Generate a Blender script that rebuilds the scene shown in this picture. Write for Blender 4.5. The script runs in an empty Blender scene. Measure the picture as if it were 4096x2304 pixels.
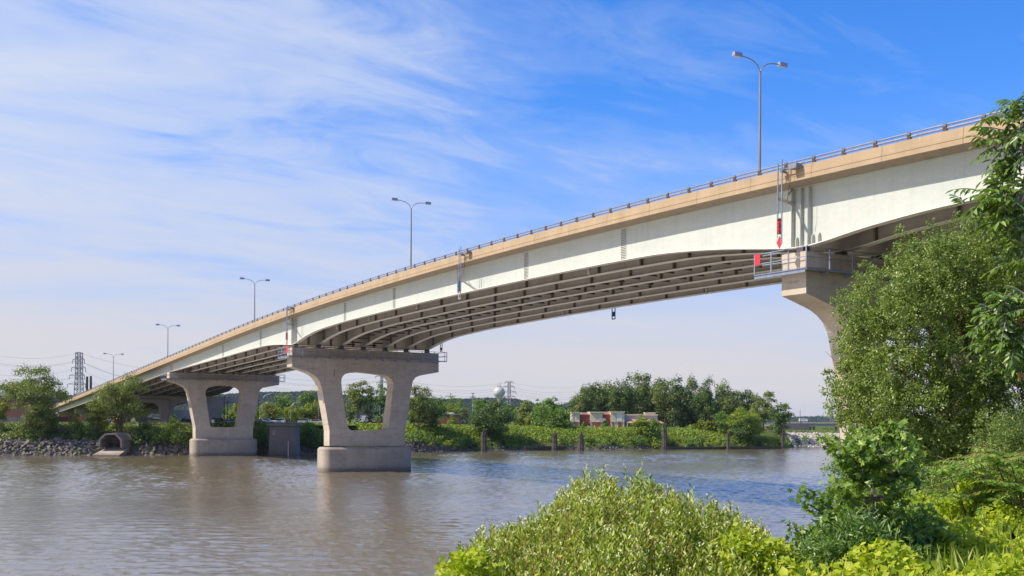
import bpy, bmesh, math, random
import numpy as np
from mathutils import Vector, Matrix
C = bpy.context.scene
COL = C.collection
# ------------------------------------------------------------------ camera, sky, sun, exposure
F = 4378.0; H0 = 1680.0; ROLL = 0.007; CZ = 9.15     # photo measured on a 4096 px wide grid
cam = bpy.data.cameras.new('camera'); cam_o = bpy.data.objects.new('camera', cam); COL.objects.link(cam_o)
cam.sensor_width = 36; cam.lens = F/4096*36; cam.shift_y = (H0-1152)/4096; cam.clip_end = 30000; cam.clip_start = .1
cam_o.matrix_world = Matrix.Translation((0, 0, CZ)) @ Matrix.Rotation(math.pi/2, 4, 'X') @ Matrix.Rotation(ROLL, 4, 'Z')
C.camera = cam_o
SUN_DIR = Vector((-1.04, -.204, 0)).normalized()*math.cos(math.radians(45)) + Vector((0, 0, math.sin(math.radians(45))))
W = bpy.data.worlds.new('World'); C.world = W; W.use_nodes = True
sun = bpy.data.lights.new('sun', 'SUN'); sun.energy = 4.4; sun.angle = math.radians(.5); sun.color = (1, .92, .80)
sun_o = bpy.data.objects.new('sun', sun); COL.objects.link(sun_o)
sun_o.rotation_euler = SUN_DIR.to_track_quat('Z', 'Y').to_euler(); sun_o.location = (0, 0, 200)
C.view_settings.view_transform = 'Standard'; C.view_settings.look = 'None'
C.view_settings.exposure = .42; C.view_settings.gamma = 1; C.view_settings.use_curve_mapping = False
C.cycles.use_denoising = True

class NT:
    """small node-tree writer"""
    def __init__(s, nt): s.t = nt; nt.nodes.clear()
    def n(s, typ, **kw):
        nd = s.t.nodes.new(typ)
        for k, v in kw.items():
            if k.startswith('i_'):
                key = k[2:]; key = int(key) if key.isdigit() else key
                s.set(nd.inputs[key], v)
            else: setattr(nd, k, v)
        return nd
    def set(s, inp, v):
        if isinstance(v, bpy.types.NodeSocket): s.t.links.new(v, inp)
        elif isinstance(v, bpy.types.Node): s.t.links.new(v.outputs[0], inp)
        else: inp.default_value = v
    def m(s, op, a, b=0., c=0.):
        nd = s.n('ShaderNodeMath', operation=op); s.set(nd.inputs[0], a); s.set(nd.inputs[1], b); s.set(nd.inputs[2], c); return nd.outputs[0]
    def mix(s, f, a, b, typ='MIX'):
        nd = s.n('ShaderNodeMix', data_type='RGBA', blend_type=typ); s.set(nd.inputs[0], f)
        for i, v in ((6, a), (7, b)):
            if isinstance(v, tuple) and len(v) == 3: v = v+(1,)
            s.set(nd.inputs[i], v)
        return nd.outputs[2]
    def ramp(s, f, stops):
        nd = s.n('ShaderNodeValToRGB'); s.set(nd.inputs[0], f); e = nd.color_ramp.elements
        while len(e) > 1: e.remove(e[-1])
        for i, (p, c) in enumerate(stops):
            c = (c, c, c, 1) if isinstance(c, (int, float)) else tuple(c)+(1,)
            if i == 0: e[0].position = p; e[0].color = c
            else: q = e.new(p); q.color = c
        return nd.outputs[0]
    def noise(s, vec, scale, detail=4, rough=.55, dist=0.):
        return s.n('ShaderNodeTexNoise', i_Vector=vec, i_Scale=scale, i_Detail=detail, i_Roughness=rough, i_Distortion=dist).outputs[0]
    def mapping(s, vec, scale=(1, 1, 1), rot=(0, 0, 0), loc=(0, 0, 0)):
        return s.n('ShaderNodeMapping', i_Vector=vec, i_Scale=scale, i_Rotation=rot, i_Location=loc).outputs[0]

def build_sky():
    t = NT(W.node_tree)
    sky = t.n('ShaderNodeTexSky', sky_type='NISHITA', sun_disc=False, sun_elevation=math.radians(45),
              sun_rotation=math.atan2(SUN_DIR.x, SUN_DIR.y), altitude=200, air_density=1.0, dust_density=1.0, ozone_density=3.0)
    d = t.n('ShaderNodeTexCoord').outputs['Generated']
    sp = t.n('ShaderNodeSeparateXYZ', i_0=d); x, y, z = sp.outputs
    k = t.m('ADD', t.m('MAXIMUM', z, 0.), .16)
    uv = t.n('ShaderNodeCombineXYZ', i_0=t.m('DIVIDE', x, k), i_1=t.m('DIVIDE', y, k)).outputs[0]
    blue = t.mix(1., sky.outputs[0], (.28, .86, 1.62), 'MULTIPLY')
    # cirrus: a broad veil, plus finer combed streaks
    uvr = t.mapping(uv, (1, 1, 1), (0, 0, math.radians(-32)))
    warp = t.mapping(uvr, (.6, 1.15, 1), loc=(3.1, 1.7, 0))
    n1 = t.noise(warp, 1.05, 6, .55, .9)
    n2 = t.noise(t.mapping(uvr, (1.3, 3.0, 1), loc=(1.3, 7.7, 2)), 1.7, 8, .66, 1.1)
    n3 = t.noise(t.mapping(uv, (.25, .9, 1), loc=(9, 3, 4)), 1.7, 5, .6, .3)
    az = t.m('DIVIDE', x, t.m('MAXIMUM', t.m('ABSOLUTE', y), .2))
    bias = t.m('SUBTRACT', t.m('MULTIPLY', t.m('MAXIMUM', t.m('MINIMUM', az, .6), -.8), -.26), .0)
    f = t.m('ADD', t.m('ADD', t.m('MULTIPLY', n1, .62), t.m('MULTIPLY', n2, .33)), t.m('ADD', bias, t.m('MULTIPLY', n3, .22)))
    cl = t.ramp(f, [(.48, 0.), (.58, .22), (.68, .66), (.82, 1.)])
    cl = t.m('MULTIPLY', cl, .92)
    col = t.mix(cl, blue, (4.8, 5.3, 6.4))
    hz = t.ramp(z, [(0., 1.), (.06, .92), (.10, .72), (.15, .42), (.21, .16), (.28, .04), (.4, 0.)])
    col = t.mix(t.m('MULTIPLY', hz, t.m('ADD', t.m('MULTIPLY', n3, .5), .72)), col, (5.2, 4.95, 5.15))
    bg = t.n('ShaderNodeBackground', i_0=col, i_1=.105)
    t.n('ShaderNodeOutputWorld', i_0=bg.outputs[0])
build_sky()

# ------------------------------------------------------------------ pixel helpers
def ray(px, py):
    dx = px-2048; dy = H0-py
    return (dx-dy*ROLL)/F, (dy+dx*ROLL)/F
def pt(px, py, Y):
    a, b = ray(px, py); return Vector((a*Y, Y, CZ+b*Y))
def XX(px, Y, py=1700): return ray(px, py)[0]*Y
def ZZ(px, py, Y): return CZ+ray(px, py)[1]*Y

# ------------------------------------------------------------------ materials
MATS = {}
def mat(name, fn):
    m = bpy.data.materials.new(name); m.use_nodes = True; t = NT(m.node_tree)
    sh = fn(t); t.n('ShaderNodeOutputMaterial', i_0=sh); MATS[name] = m; return m
def principled(t, col, rough=.6, metal=0., spec=.5, normal=None, **kw):
    nd = t.n('ShaderNodeBsdfPrincipled')
    if isinstance(col, tuple): col = col+(1,) if len(col) == 3 else col
    t.set(nd.inputs['Base Color'], col); t.set(nd.inputs['Roughness'], rough); t.set(nd.inputs['Metallic'], metal)
    t.set(nd.inputs['Specular IOR Level'], spec)
    if normal is not None: t.set(nd.inputs['Normal'], normal)
    for k, v in kw.items(): t.set(nd.inputs[k.replace('_', ' ')], v)
    return nd.outputs[0]
def obj_vec(t): return t.n('ShaderNodeTexCoord').outputs['Object']
def bump(t, h, strength=.3, dist=.02): return t.n('ShaderNodeBump', i_Strength=strength, i_Distance=dist, i_Height=h).outputs[0]
def simple(name, c, rough=.6, metal=0., var=.25, scale=2., streak=1., bmp=0., spec=.5):
    def fn(t):
        v = t.mapping(obj_vec(t), (1, 1, streak))
        n = t.noise(v, scale, 6, .6)
        lo = tuple(x*(1-var) for x in c); hi = tuple(min(1, x*(1+var)) for x in c)
        col = t.ramp(n, [(.3, lo), (.7, hi)])
        return principled(t, col, rough, metal, spec, bump(t, n, bmp, .05) if bmp else None)
    return mat(name, fn)
def concrete(name, base, stain, tide=False, lift=1.5):
    def fn(t):
        o = t.n('ShaderNodeNewGeometry').outputs['Position']
        a = t.noise(o, .35, 6, .6); b = t.noise(t.mapping(o, (1.6, 1.6, .18)), 1.3, 6, .65)
        fine = t.noise(o, 14., 3, .6)
        col = t.ramp(a, [(.3, tuple(x*.84 for x in base)), (.7, tuple(x*1.12 for x in base))])
        col = t.mix(t.ramp(b, [(.52, 0.), (.75, .42)]), col, stain)
        col = t.mix(t.ramp(fine, [(.3, .12), (.6, 0.)]), col, (.1, .09, .08))
        sp = t.n('ShaderNodeSeparateXYZ', i_0=o)
        # pour lines of the formwork
        w = t.m('FRACT', t.m('DIVIDE', sp.outputs[2], lift))
        line = t.m('LESS_THAN', w, .025)
        col = t.mix(t.m('MULTIPLY', line, .22), col, (.12, .1, .09))
        if tide:
            zz = t.m('ADD', sp.outputs[2], t.m('MULTIPLY', a, .5))
            col = t.mix(t.ramp(t.m('MULTIPLY', zz, .25), [(.08, .8), (.20, .6), (.26, .25), (.42, .02), (1., 0.)]), col, (.13, .105, .085))
            col = t.mix(t.m('MULTIPLY', t.ramp(t.noise(t.mapping(o, (.5, .5, 2.2)), 1.1, 5, .7), [(.55, 0.), (.68, 1.)]), .35), col, (.12, .11, .13))
        return principled(t, col, .88, 0, .25, bump(t, fine, .25, .02))
    return mat(name, fn)
CONC = concrete('concrete', (.53, .44, .35), (.31, .25, .20), True)
CONC_ST = concrete('waterline_concrete', (.40, .335, .275), (.21, .17, .14), True)
CONC_OLD = concrete('old_concrete', (.20, .18, .17), (.10, .09, .085), True, 1.1)
def bar_fn(t):
    o = t.n('ShaderNodeNewGeometry').outputs['Position']
    a = t.noise(o, .5, 6, .6); b = t.noise(t.mapping(o, (2.2, 2.2, .12)), 1.0, 5, .7)
    # distance along the bridge, for the pour joints
    sp = t.n('ShaderNodeSeparateXYZ', i_0=o)
    al = t.m('ADD', t.m('MULTIPLY', sp.outputs[0], -.5067), t.m('MULTIPLY', sp.outputs[1], .8621))
    fr = t.m('FRACT', t.m('DIVIDE', al, 6.6))
    col = t.ramp(a, [(.3, (.365, .265, .165)), (.7, (.45, .33, .21))])
    col = t.mix(t.ramp(b, [(.55, 0.), (.8, .5)]), col, (.27, .19, .13))
    col = t.mix(t.ramp(t.noise(t.mapping(o, (1.2, 1.2, .2)), 2.3, 4, .7), [(.66, 0.), (.74, .35)]), col, (.62, .52, .40))
    col = t.mix(t.m('MULTIPLY', t.m('LESS_THAN', fr, .012), .6), col, (.16, .11, .08))
    return principled(t, col, .85, 0, .25, bump(t, t.noise(o, 9, 3), .2, .02))
CONC_TAN = mat('barrier_concrete', bar_fn)
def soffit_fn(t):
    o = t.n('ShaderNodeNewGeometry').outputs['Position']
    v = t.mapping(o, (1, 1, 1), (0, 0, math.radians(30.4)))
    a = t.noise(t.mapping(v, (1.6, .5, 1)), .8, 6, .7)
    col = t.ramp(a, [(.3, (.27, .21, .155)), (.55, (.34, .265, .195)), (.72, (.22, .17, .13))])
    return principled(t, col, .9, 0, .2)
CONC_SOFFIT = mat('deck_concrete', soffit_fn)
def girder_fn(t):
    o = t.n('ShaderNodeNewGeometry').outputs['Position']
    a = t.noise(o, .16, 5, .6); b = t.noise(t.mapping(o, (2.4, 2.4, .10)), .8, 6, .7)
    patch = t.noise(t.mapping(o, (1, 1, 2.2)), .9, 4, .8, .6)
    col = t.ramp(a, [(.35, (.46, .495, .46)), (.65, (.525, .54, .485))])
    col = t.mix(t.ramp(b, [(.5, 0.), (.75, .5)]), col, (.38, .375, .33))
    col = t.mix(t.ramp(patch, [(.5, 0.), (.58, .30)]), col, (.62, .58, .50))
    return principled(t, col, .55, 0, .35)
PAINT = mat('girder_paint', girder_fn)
PAINT_IN = simple('shade_toned_beam_paint', (.40, .355, .30), .6, 0, .12, .7, .3)  # outer girder paint browned and darkened, under-deck shade put into the colour
PAINT_FL = simple('bounce_lit_flange_paint', (.74, .69, .60), .6, 0, .08, .7, .3)  # paler than the webs, light bounced off the water put into the colour
FRAME_DK = simple('cross_frame_paint', (.20, .165, .13), .6, 0, .15, 1)
BRACE_DK = simple('dark_brace_steel', (.085, .065, .05), .7, .1, .2, 2)
GALV = simple('galvanised_steel', (.25, .28, .35), .45, .4, .22, 3, .4)
RAILM = simple('weathered_rail_metal', (.24, .23, .26), .5, .3, .2, 3)
POSTM = simple('rail_post_metal', (.10, .08, .075), .55, .3, .2, 3)
POLE = simple('lamp_pole_metal', (.27, .24, .23), .45, .4, .2, 2, .2)
POLE_DK = simple('dark_pole_metal', (.05, .05, .05), .5, .4, .2, 2, .2)
LAMPB = simple('lamp_housing', (.36, .36, .42), .4, .4, .1, 2)
TOWERM = simple('tower_steel', (.22, .24, .27), .5, .4, .12, .3)
WIREM = simple('wire_metal', (.16, .16, .19), .5, .4, .1, 1)
RED = simple('red_enamel', (.58, .03, .04), .4, 0, .08, 3)
BLUEL = simple('blue_green_lens', (.01, .10, .28), .15, 0, .1, 3)
REDL = simple('red_lens', (.55, .01, .015), .12, 0, .1, 3)
BLACK = simple('black_enamel', (.02, .02, .022), .35, 0, .1, 3)
WHITE = simple('white_paint', (.75, .75, .73), .5, 0, .08, 1)
ASPH = simple('asphalt', (.055, .055, .055), .9, 0, .25, 3)
BARK = simple('bark', (.10, .075, .055), .95, 0, .4, 9, .2, .6)
BARK_PALE = simple('pale_bark', (.22, .19, .15), .95, 0, .35, 6, .2, .5)
TWIG = simple('reddish_twig', (.22, .085, .045), .8, 0, .3, 9)
TIMBER = simple('weathered_timber', (.075, .062, .053), .95, 0, .5, 3, .12, .7)
CREAM = simple('cream_stucco', (.66, .58, .42), .85, 0, .06, 1.5)
TAN = simple('tan_stucco', (.50, .42, .29), .85, 0, .08, 1.5)
TERRA = simple('terracotta_panel', (.36, .085, .05), .8, 0, .12, 1.5)
ORANGER = simple('red_coping', (.52, .10, .04), .7, 0, .1, 1.5)
GREYW = simple('grey_panel', (.45, .46, .48), .7, 0, .06, 1)
GLASSD = simple('dark_glass', (.02, .025, .03), .08, 0, .1, 1, spec=.8)
TILE = simple('clay_roof_tile', (.50, .24, .13), .8, 0, .25, 2.5, .3)
TIRE = simple('tyre_rubber', (.02, .02, .02), .9, 0, .1, 4)
CARM = {k: simple('car_paint_'+k, c, .25, .1, .04, 1) for k, c in dict(silver=(.5, .52, .55), blue=(.25, .38, .58), navy=(.02, .03, .08), red=(.5, .02, .02), white=(.75, .76, .78), grey=(.12, .12, .13)).items()}
TANKM = simple('tank_paint', (.52, .50, .44), .5, 0, .06, .1)
SIGNG = simple('green_sign', (.02, .35, .22), .5, 0, .05, 1)
SIGNB = simple('blue_sign', (.03, .10, .32), .5, 0, .05, 1)
CHALK = simple('chalk_paint', (.60, .58, .54), .9, 0, .1, 5)
RUST = simple('rust_stain', (.22, .075, .03), .95, 0, .3, 5)
def brick_fn(a, b):
    def fn(t):
        o = obj_vec(t); v = t.n('ShaderNodeCombineXYZ', i_0=t.n('ShaderNodeSeparateXYZ', i_0=o).outputs[0], i_1=t.n('ShaderNodeSeparateXYZ', i_0=o).outputs[2]).outputs[0]
        br = t.n('ShaderNodeTexBrick', i_Vector=v, i_Color1=a+(1,), i_Color2=b+(1,), i_Mortar=(.22, .17, .14, 1), i_Scale=1.)
        br.inputs['Brick Width'].default_value = .4; br.inputs['Row Height'].default_value = .15; br.inputs['Mortar Size'].default_value = .012
        col = t.mix(t.ramp(t.noise(o, .4, 4), [(.4, 0.), (.7, .3)]), br.outputs[0], (.12, .07, .05))
        return principled(t, col, .9, 0, .2)
    return fn
BRICK = mat('red_brick', brick_fn((.20, .085, .06), (.16, .07, .055)))
BRICK2 = mat('brown_brick', brick_fn((.28, .11, .07), (.22, .09, .06)))
def fence_fn(t):
    o = obj_vec(t); s = t.n('ShaderNodeSeparateXYZ', i_0=o)
    fr = t.m('FRACT', t.m('DIVIDE', s.outputs[0], .3))
    col = t.mix(t.m('LESS_THAN', fr, .12), t.ramp(t.noise(t.mapping(o, (3, 3, .3)), 1.5), [(.3, (.20, .06, .035)), (.7, (.28, .09, .05))]), (.06, .02, .015))
    return principled(t, col, .85)
WFENCE = mat('stained_fence_board', fence_fn)
def rock_fn(c1, c2, c3):
    def fn(t):
        o = t.n('ShaderNodeNewGeometry').outputs['Position']
        r = t.n('ShaderNodeNewGeometry').outputs['Random Per Island']
        n = t.noise(o, 1.6, 6, .65)
        col = t.ramp(t.m('ADD', t.m('MULTIPLY', r, .6), t.m('MULTIPLY', n, .45)), [(.1, c1), (.5, c2), (.95, c3)])
        return principled(t, col, .9, 0, .25, bump(t, t.noise(o, 5, 5, .7), .7, .08))
    return fn
ROCK = mat('riprap_rock', rock_fn((.085, .07, .068), (.17, .14, .13), (.31, .26, .24)))
ROCK_PALE = mat('pale_limestone', rock_fn((.24, .19, .14), (.46, .40, .33), (.66, .60, .52)))
def foliage(name, stops, trans=.3, rough=.5, spec=.3, nscale=.35, island=.55, tcol=1.35):
    def fn(t):
        g = t.n('ShaderNodeNewGeometry'); r = g.outputs['Random Per Island']; o = g.outputs['Position']
        n = t.noise(o, nscale, 4, .6)
        oi = t.n('ShaderNodeObjectInfo').outputs['Random']
        v = t.m('ADD', t.m('ADD', t.m('MULTIPLY', r, island), t.m('MULTIPLY', n, 1-island)), t.m('MULTIPLY', t.m('SUBTRACT', oi, .5), .12))
        col = t.ramp(v, stops)
        p = principled(t, col, rough, 0, spec)
        tc = t.mix(1., col, (tcol, tcol*1.05, .55), 'MULTIPLY')
        tr = t.n('ShaderNodeBsdfTranslucent', i_0=tc).outputs[0]
        return t.n('ShaderNodeMixShader', i_0=trans, i_1=p, i_2=tr).outputs[0]
    return mat(name, fn)
G = lambda *a: [(p, c) for p, c in a]
F_DARK = foliage('dark_green_leaf', G((0.15, (0.042, 0.074, 0.019)), (0.5, (0.082, 0.142, 0.031)), (0.85, (0.144, 0.216, 0.050))), 0.25)
F_MID = foliage('mid_green_leaf', G((0.15, (0.074, 0.134, 0.027)), (0.5, (0.148, 0.242, 0.040)), (0.85, (0.255, 0.363, 0.067))), 0.3)
F_OLIVE = foliage('olive_leaf', G((0.15, (0.092, 0.125, 0.033)), (0.5, (0.171, 0.216, 0.050)), (0.85, (0.276, 0.315, 0.079))), 0.3)
F_YEL = foliage('yellow_green_leaf', G((0.15, (0.12, 0.16, 0.018)), (0.5, (0.22, 0.26, 0.03)), (0.85, (0.34, 0.35, 0.05))), 0.35)
F_BRIGHT = foliage('bright_green_leaf', G((0.15, (0.108, 0.169, 0.018)), (0.5, (0.214, 0.290, 0.028)), (0.85, (0.368, 0.411, 0.050))), 0.35)
F_SPRUCE = foliage('blue_green_needle', G((.15, (0.041, 0.081, 0.068)), (.5, (0.068, 0.135, 0.108)), (.85, (0.121, 0.203, 0.162))), .1)
F_HILL = foliage('hill_forest_leaf', G((.15, (.010, .026, .016)), (.5, (.019, .040, .022)), (.85, (.032, .060, .028))), 0., 1., 0., .01)
N_ELM = foliage('small_elm_leaf', G((0.1, (0.066, 0.104, 0.023)), (0.5, (0.153, 0.215, 0.041)), (0.82, (0.276, 0.347, 0.062)), (0.97, (0.553, 0.610, 0.249))), 0.3, 0.38, 0.5, 1.0, 0.62)
N_MAPLE = foliage('maple_leaf', G((0.1, (0.073, 0.144, 0.017)), (0.5, (0.158, 0.264, 0.034)), (0.8, (0.290, 0.396, 0.058)), (0.97, (0.594, 0.624, 0.288))), 0.35, 0.35, 0.5, 1.5, 0.7)
N_ASH = foliage('ash_leaflet', G((0.1, (0.055, 0.110, 0.020)), (0.5, (0.110, 0.198, 0.033)), (0.85, (0.242, 0.352, 0.077))), 0.3, 0.33, 0.5, 1.5, 0.65)
N_BUSH = foliage('dogwood_leaf', G((.08, (.06, .11, .012)), (.38, (.20, .29, .022)), (.70, (.38, .46, .05)), (.93, (.70, .68, .28))), .38, .45, .35, 2.2, .80)  # darkest stop lowered, deeper shadows put into the leaf colour
N_VINE = foliage('vine_leaf', G((0.1, (0.175, 0.263, 0.018)), (0.45, (0.350, 0.438, 0.025)), (0.8, (0.562, 0.575, 0.050)), (0.97, (0.750, 0.675, 0.150))), 0.42, 0.5, 0.3, 0.9, 0.65)
N_SUMAC = foliage('sumac_leaflet', G((.1, (0.082, 0.179, 0.032)), (.5, (0.162, 0.308, 0.049)), (.85, (0.324, 0.438, 0.082)), (.98, (0.648, 0.454, 0.130))), .35, .4, .4, 1.5, .7)
N_FLOWER = simple('cream_blossom', (.55, .56, .26), .8, 0, .2, 20)
N_SEED = simple('orange_seed', (.42, .22, .03), .8, 0, .3, 20)

def ground_fn(c1, c2, c3, sc):
    def fn(t):
        o = t.n('ShaderNodeNewGeometry').outputs['Position']
        n = t.noise(o, sc, 8, .65); n2 = t.noise(o, sc*.15, 4, .6)
        col = t.ramp(t.m('ADD', t.m('MULTIPLY', n, .6), t.m('MULTIPLY', n2, .4)), [(.35, c1), (.52, c2), (.68, c3)])
        return principled(t, col, .95, 0, .1, bump(t, n, .5, .2))
    return fn
GRASS = mat('grass', ground_fn((.05, .075, .018), (.09, .12, .025), (.16, .15, .045), .5))
DIRT = mat('bank_soil', ground_fn((.045, .05, .02), (.07, .07, .03), (.12, .09, .05), 1.3))
HILLG = mat('hill_ground', ground_fn((.012, .028, .012), (.02, .042, .015), (.032, .058, .02), .02))
def water_fn(t):
    o = t.n('ShaderNodeNewGeometry').outputs['Position']
    a = t.noise(t.mapping(o, (1.25, .55, 1), (0, 0, math.radians(10))), 1.3, 6, .66, .3)
    b = t.noise(t.mapping(o, (.9, .4, 1), (0, 0, math.radians(-16))), .42, 5, .6, .3)
    calm = t.ramp(t.noise(t.mapping(o, (.5, 1.6, 1)), .03, 4, .6), [(.35, .6), (.65, 1.)])
    h = t.m('MULTIPLY', t.m('ADD', t.m('MULTIPLY', a, .40), t.m('MULTIPLY', b, .5)), calm)
    col = t.ramp(t.noise(o, .02, 3), [(.3, (.145, .116, .070)), (.7, (.17, .136, .083))])
    return principled(t, col, .07, 0, .5, bump(t, h, 1., .22), IOR=3.4)
WATER = mat('river_water', water_fn)
def cliffs(name, c): return simple(name, c)

# ------------------------------------------------------------------ object helpers
def tag(o, label=None, cat=None, group=None, kind=None):
    if label: o['label'] = label
    if cat: o['category'] = cat
    if group: o['group'] = group
    if kind: o['kind'] = kind
    return o
def thing(name, label, cat, loc=(0, 0, 0), group=None, rotz=0):
    o = bpy.data.objects.new(name, None); COL.objects.link(o); o.location = loc; o.rotation_euler = (0, 0, rotz)
    o.empty_display_size = .1
    return tag(o, label, cat, group)
def pworld(p):
    l = Vector((0, 0, 0))
    while p is not None: l = l+Vector(p.location); p = p.parent
    return l
def npmesh(name, V, FA, m, parent=None, smooth=False, base=True):
    """V (n,3) array, FA list of (k,m) index arrays"""
    V = np.asarray(V, dtype=np.float64)
    if parent is not None: org = pworld(parent)
    elif base: org = Vector(((V[:, 0].min()+V[:, 0].max())/2, (V[:, 1].min()+V[:, 1].max())/2, V[:, 2].min()))
    else: org = Vector((0, 0, 0))
    V = V-np.array(org)
    me = bpy.data.meshes.new(name)
    if not isinstance(FA, (list, tuple)): FA = [FA]
    FA = [np.asarray(f, dtype=np.int32) for f in FA if len(f)]
    me.vertices.add(len(V)); me.vertices.foreach_set('co', V.astype(np.float32).ravel())
    loops = np.concatenate([f.ravel() for f in FA]); tot = np.concatenate([np.full(len(f), f.shape[1], np.int32) for f in FA])
    me.loops.add(len(loops)); me.loops.foreach_set('vertex_index', loops)
    me.polygons.add(len(tot)); st = np.zeros(len(tot), np.int32); st[1:] = np.cumsum(tot)[:-1]
    me.polygons.foreach_set('loop_start', st); me.polygons.foreach_set('loop_total', tot)
    if smooth: me.polygons.foreach_set('use_smooth', np.ones(len(tot), bool))
    me.update(calc_edges=True); me.materials.append(m)
    o = bpy.data.objects.new(name, me); COL.objects.link(o)
    if parent is not None: o.parent = parent
    else: o.location = org
    return o
class MB:
    def __init__(s): s.v = []; s.f = []
    def add(s, vs, fs):
        k = len(s.v); s.v += [tuple(p) for p in vs]; s.f += [tuple(i+k for i in f) for f in fs]; return s
    def box(s, a, b):
        x0, y0, z0 = a; x1, y1, z1 = b
        return s.hexa([(x0, y0, z0), (x1, y0, z0), (x1, y1, z0), (x0, y1, z0), (x0, y0, z1), (x1, y0, z1), (x1, y1, z1), (x0, y1, z1)])
    def hexa(s, p): return s.add(p, [(0, 3, 2, 1), (4, 5, 6, 7), (0, 1, 5, 4), (1, 2, 6, 5), (2, 3, 7, 6), (3, 0, 4, 7)])
    def cbox(s, c, d, rz=0.):
        cx, cy, cz = c; dx, dy, dz = [q/2 for q in d]; cr, sr = math.cos(rz), math.sin(rz)
        p = []
        for z in (-dz, dz):
            for x, y in ((-dx, -dy), (dx, -dy), (dx, dy), (-dx, dy)): p.append((cx+x*cr-y*sr, cy+x*sr+y*cr, cz+z))
        return s.hexa(p)
    def tube(s, pts, r, n=8, cap=True):
        pts = [Vector(p) for p in pts]; rs = r if isinstance(r, (list, tuple)) else [r]*len(pts)
        k = len(s.v); prev = None
        for i, p in enumerate(pts):
            d = (pts[min(i+1, len(pts)-1)]-pts[max(i-1, 0)])
            d = d.normalized() if d.length > 1e-9 else Vector((0, 0, 1))
            if prev is None: a = d.cross(Vector((0, 0, 1)) if abs(d.z) < .9 else Vector((1, 0, 0))).normalized()
            else:
                a = prev-d*prev.dot(d); a = a.normalized() if a.length > 1e-6 else d.orthogonal().normalized()
            prev = a; b = d.cross(a)
            for j in range(n):
                t = 2*math.pi*j/n; s.v.append(tuple(p+(a*math.cos(t)+b*math.sin(t))*rs[i]))
        for i in range(len(pts)-1):
            for j in range(n):
                j2 = (j+1) % n; s.f.append((k+i*n+j, k+i*n+j2, k+(i+1)*n+j2, k+(i+1)*n+j))
        if cap:
            s.f.append(tuple(k+j for j in reversed(range(n)))); s.f.append(tuple(k+(len(pts)-1)*n+j for j in range(n)))
        return s
    def bar(s, a, b, w=.1, h=None):
        """square bar"""
        return s.tube([a, b], w*.7071, 4)
    def lathe(s, prof, c=(0, 0, 0), n=20):
        k = len(s.v)
        for r, z in prof:
            for j in range(n):
                t = 2*math.pi*j/n; s.v.append((c[0]+r*math.cos(t), c[1]+r*math.sin(t), c[2]+z))
        for i in range(len(prof)-1):
            for j in range(n):
                j2 = (j+1) % n; s.f.append((k+i*n+j, k+i*n+j2, k+(i+1)*n+j2, k+(i+1)*n+j))
        s.f.append(tuple(k+j for j in reversed(range(n)))); s.f.append(tuple(k+(len(prof)-1)*n+j for j in range(n)))
        return s
    def sweep(s, rings, closed=True, caps=True):
        """rings: list of lists of points (same length)"""
        k = len(s.v); n = len(rings[0])
        for r in rings: s.v += [tuple(p) for p in r]
        for i in range(len(rings)-1):
            for j in range(n if closed else n-1):
                j2 = (j+1) % n; s.f.append((k+i*n+j, k+i*n+j2, k+(i+1)*n+j2, k+(i+1)*n+j))
        if caps:
            s.f.append(tuple(k+j for j in reversed(range(n)))); s.f.append(tuple(k+(len(rings)-1)*n+j for j in range(n)))
        return s
    def build(s, name, m, parent=None, smooth=False, bevel=0., fixn=True):
        me = bpy.data.meshes.new(name)
        if parent is not None: org = pworld(parent)
        else:
            A = np.array(s.v); org = Vector(((A[:, 0].min()+A[:, 0].max())/2, (A[:, 1].min()+A[:, 1].max())/2, A[:, 2].min()))
        me.from_pydata([tuple(Vector(p)-org) for p in s.v], [], s.f)
        if fixn or bevel:
            bm = bmesh.new(); bm.from_mesh(me)
            bmesh.ops.recalc_face_normals(bm, faces=bm.faces)
            if bevel: bmesh.ops.bevel(bm, geom=[e for e in bm.edges if len(e.link_faces) == 2 and e.calc_face_angle(0) > .5], offset=bevel, segments=1, affect='EDGES')
            bm.to_mesh(me); bm.free()
        me.materials.append(m)
        if smooth:
            for p in me.polygons: p.use_smooth = True
            try: me.set_sharp_from_angle(angle=math.radians(38))
            except Exception: pass
        o = bpy.data.objects.new(name, me); COL.objects.link(o)
        if parent is not None: o.parent = parent
        else: o.location = org
        return o
def copy_tree(o, parent=None):
    c = o.copy(); COL.objects.link(c)
    if parent is not None: c.parent = parent
    for ch in list(o.children): copy_tree(ch, c)
    return c
def unit(a): return a/np.maximum(np.linalg.norm(a, axis=-1, keepdims=True), 1e-9)

# ------------------------------------------------------------------ setting: water, banks, hills
w = MB().add([(-6000, -400, -.3), (6000, -400, -.3), (6000, 1200, -.3), (-6000, 1200, -.3)], [(0, 1, 2, 3)])
tag(w.build('water', WATER), kind='structure')
def wave_height(X, Y):
    r = np.random.default_rng(17); Z = np.zeros_like(X); n = 34
    gust = .75+.35*np.sin(X*.021+Y*.013+1)*np.sin(Y*.037-X*.011)+.2*np.sin(X*.07-Y*.05)
    for i in range(n):
        lam = .85*(3.4/.85)**(r.uniform()**1.5); th = r.normal(math.radians(78), .55); k = 2*math.pi/lam; ph = r.uniform(0, 6.28)
        Z += (WSL/k)*np.sin(k*(X*math.cos(th)+Y*math.sin(th))+ph+.6*np.sin(X*.11+Y*.07+i))
    return Z*gust
WSL = .025
yy = np.concatenate([np.arange(40, 250, .36), np.arange(250, 330, .6), np.arange(330, 436, 1.0)]); tt = np.linspace(-.60, .52, 1150)
gt, gyw = np.meshgrid(tt, yy); gxw = gt*gyw; gzw = wave_height(gxw, gyw); nxw = len(tt)
idx = (np.arange(len(yy)-1)[:, None]*nxw+np.arange(nxw-1)[None]).ravel()
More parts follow.
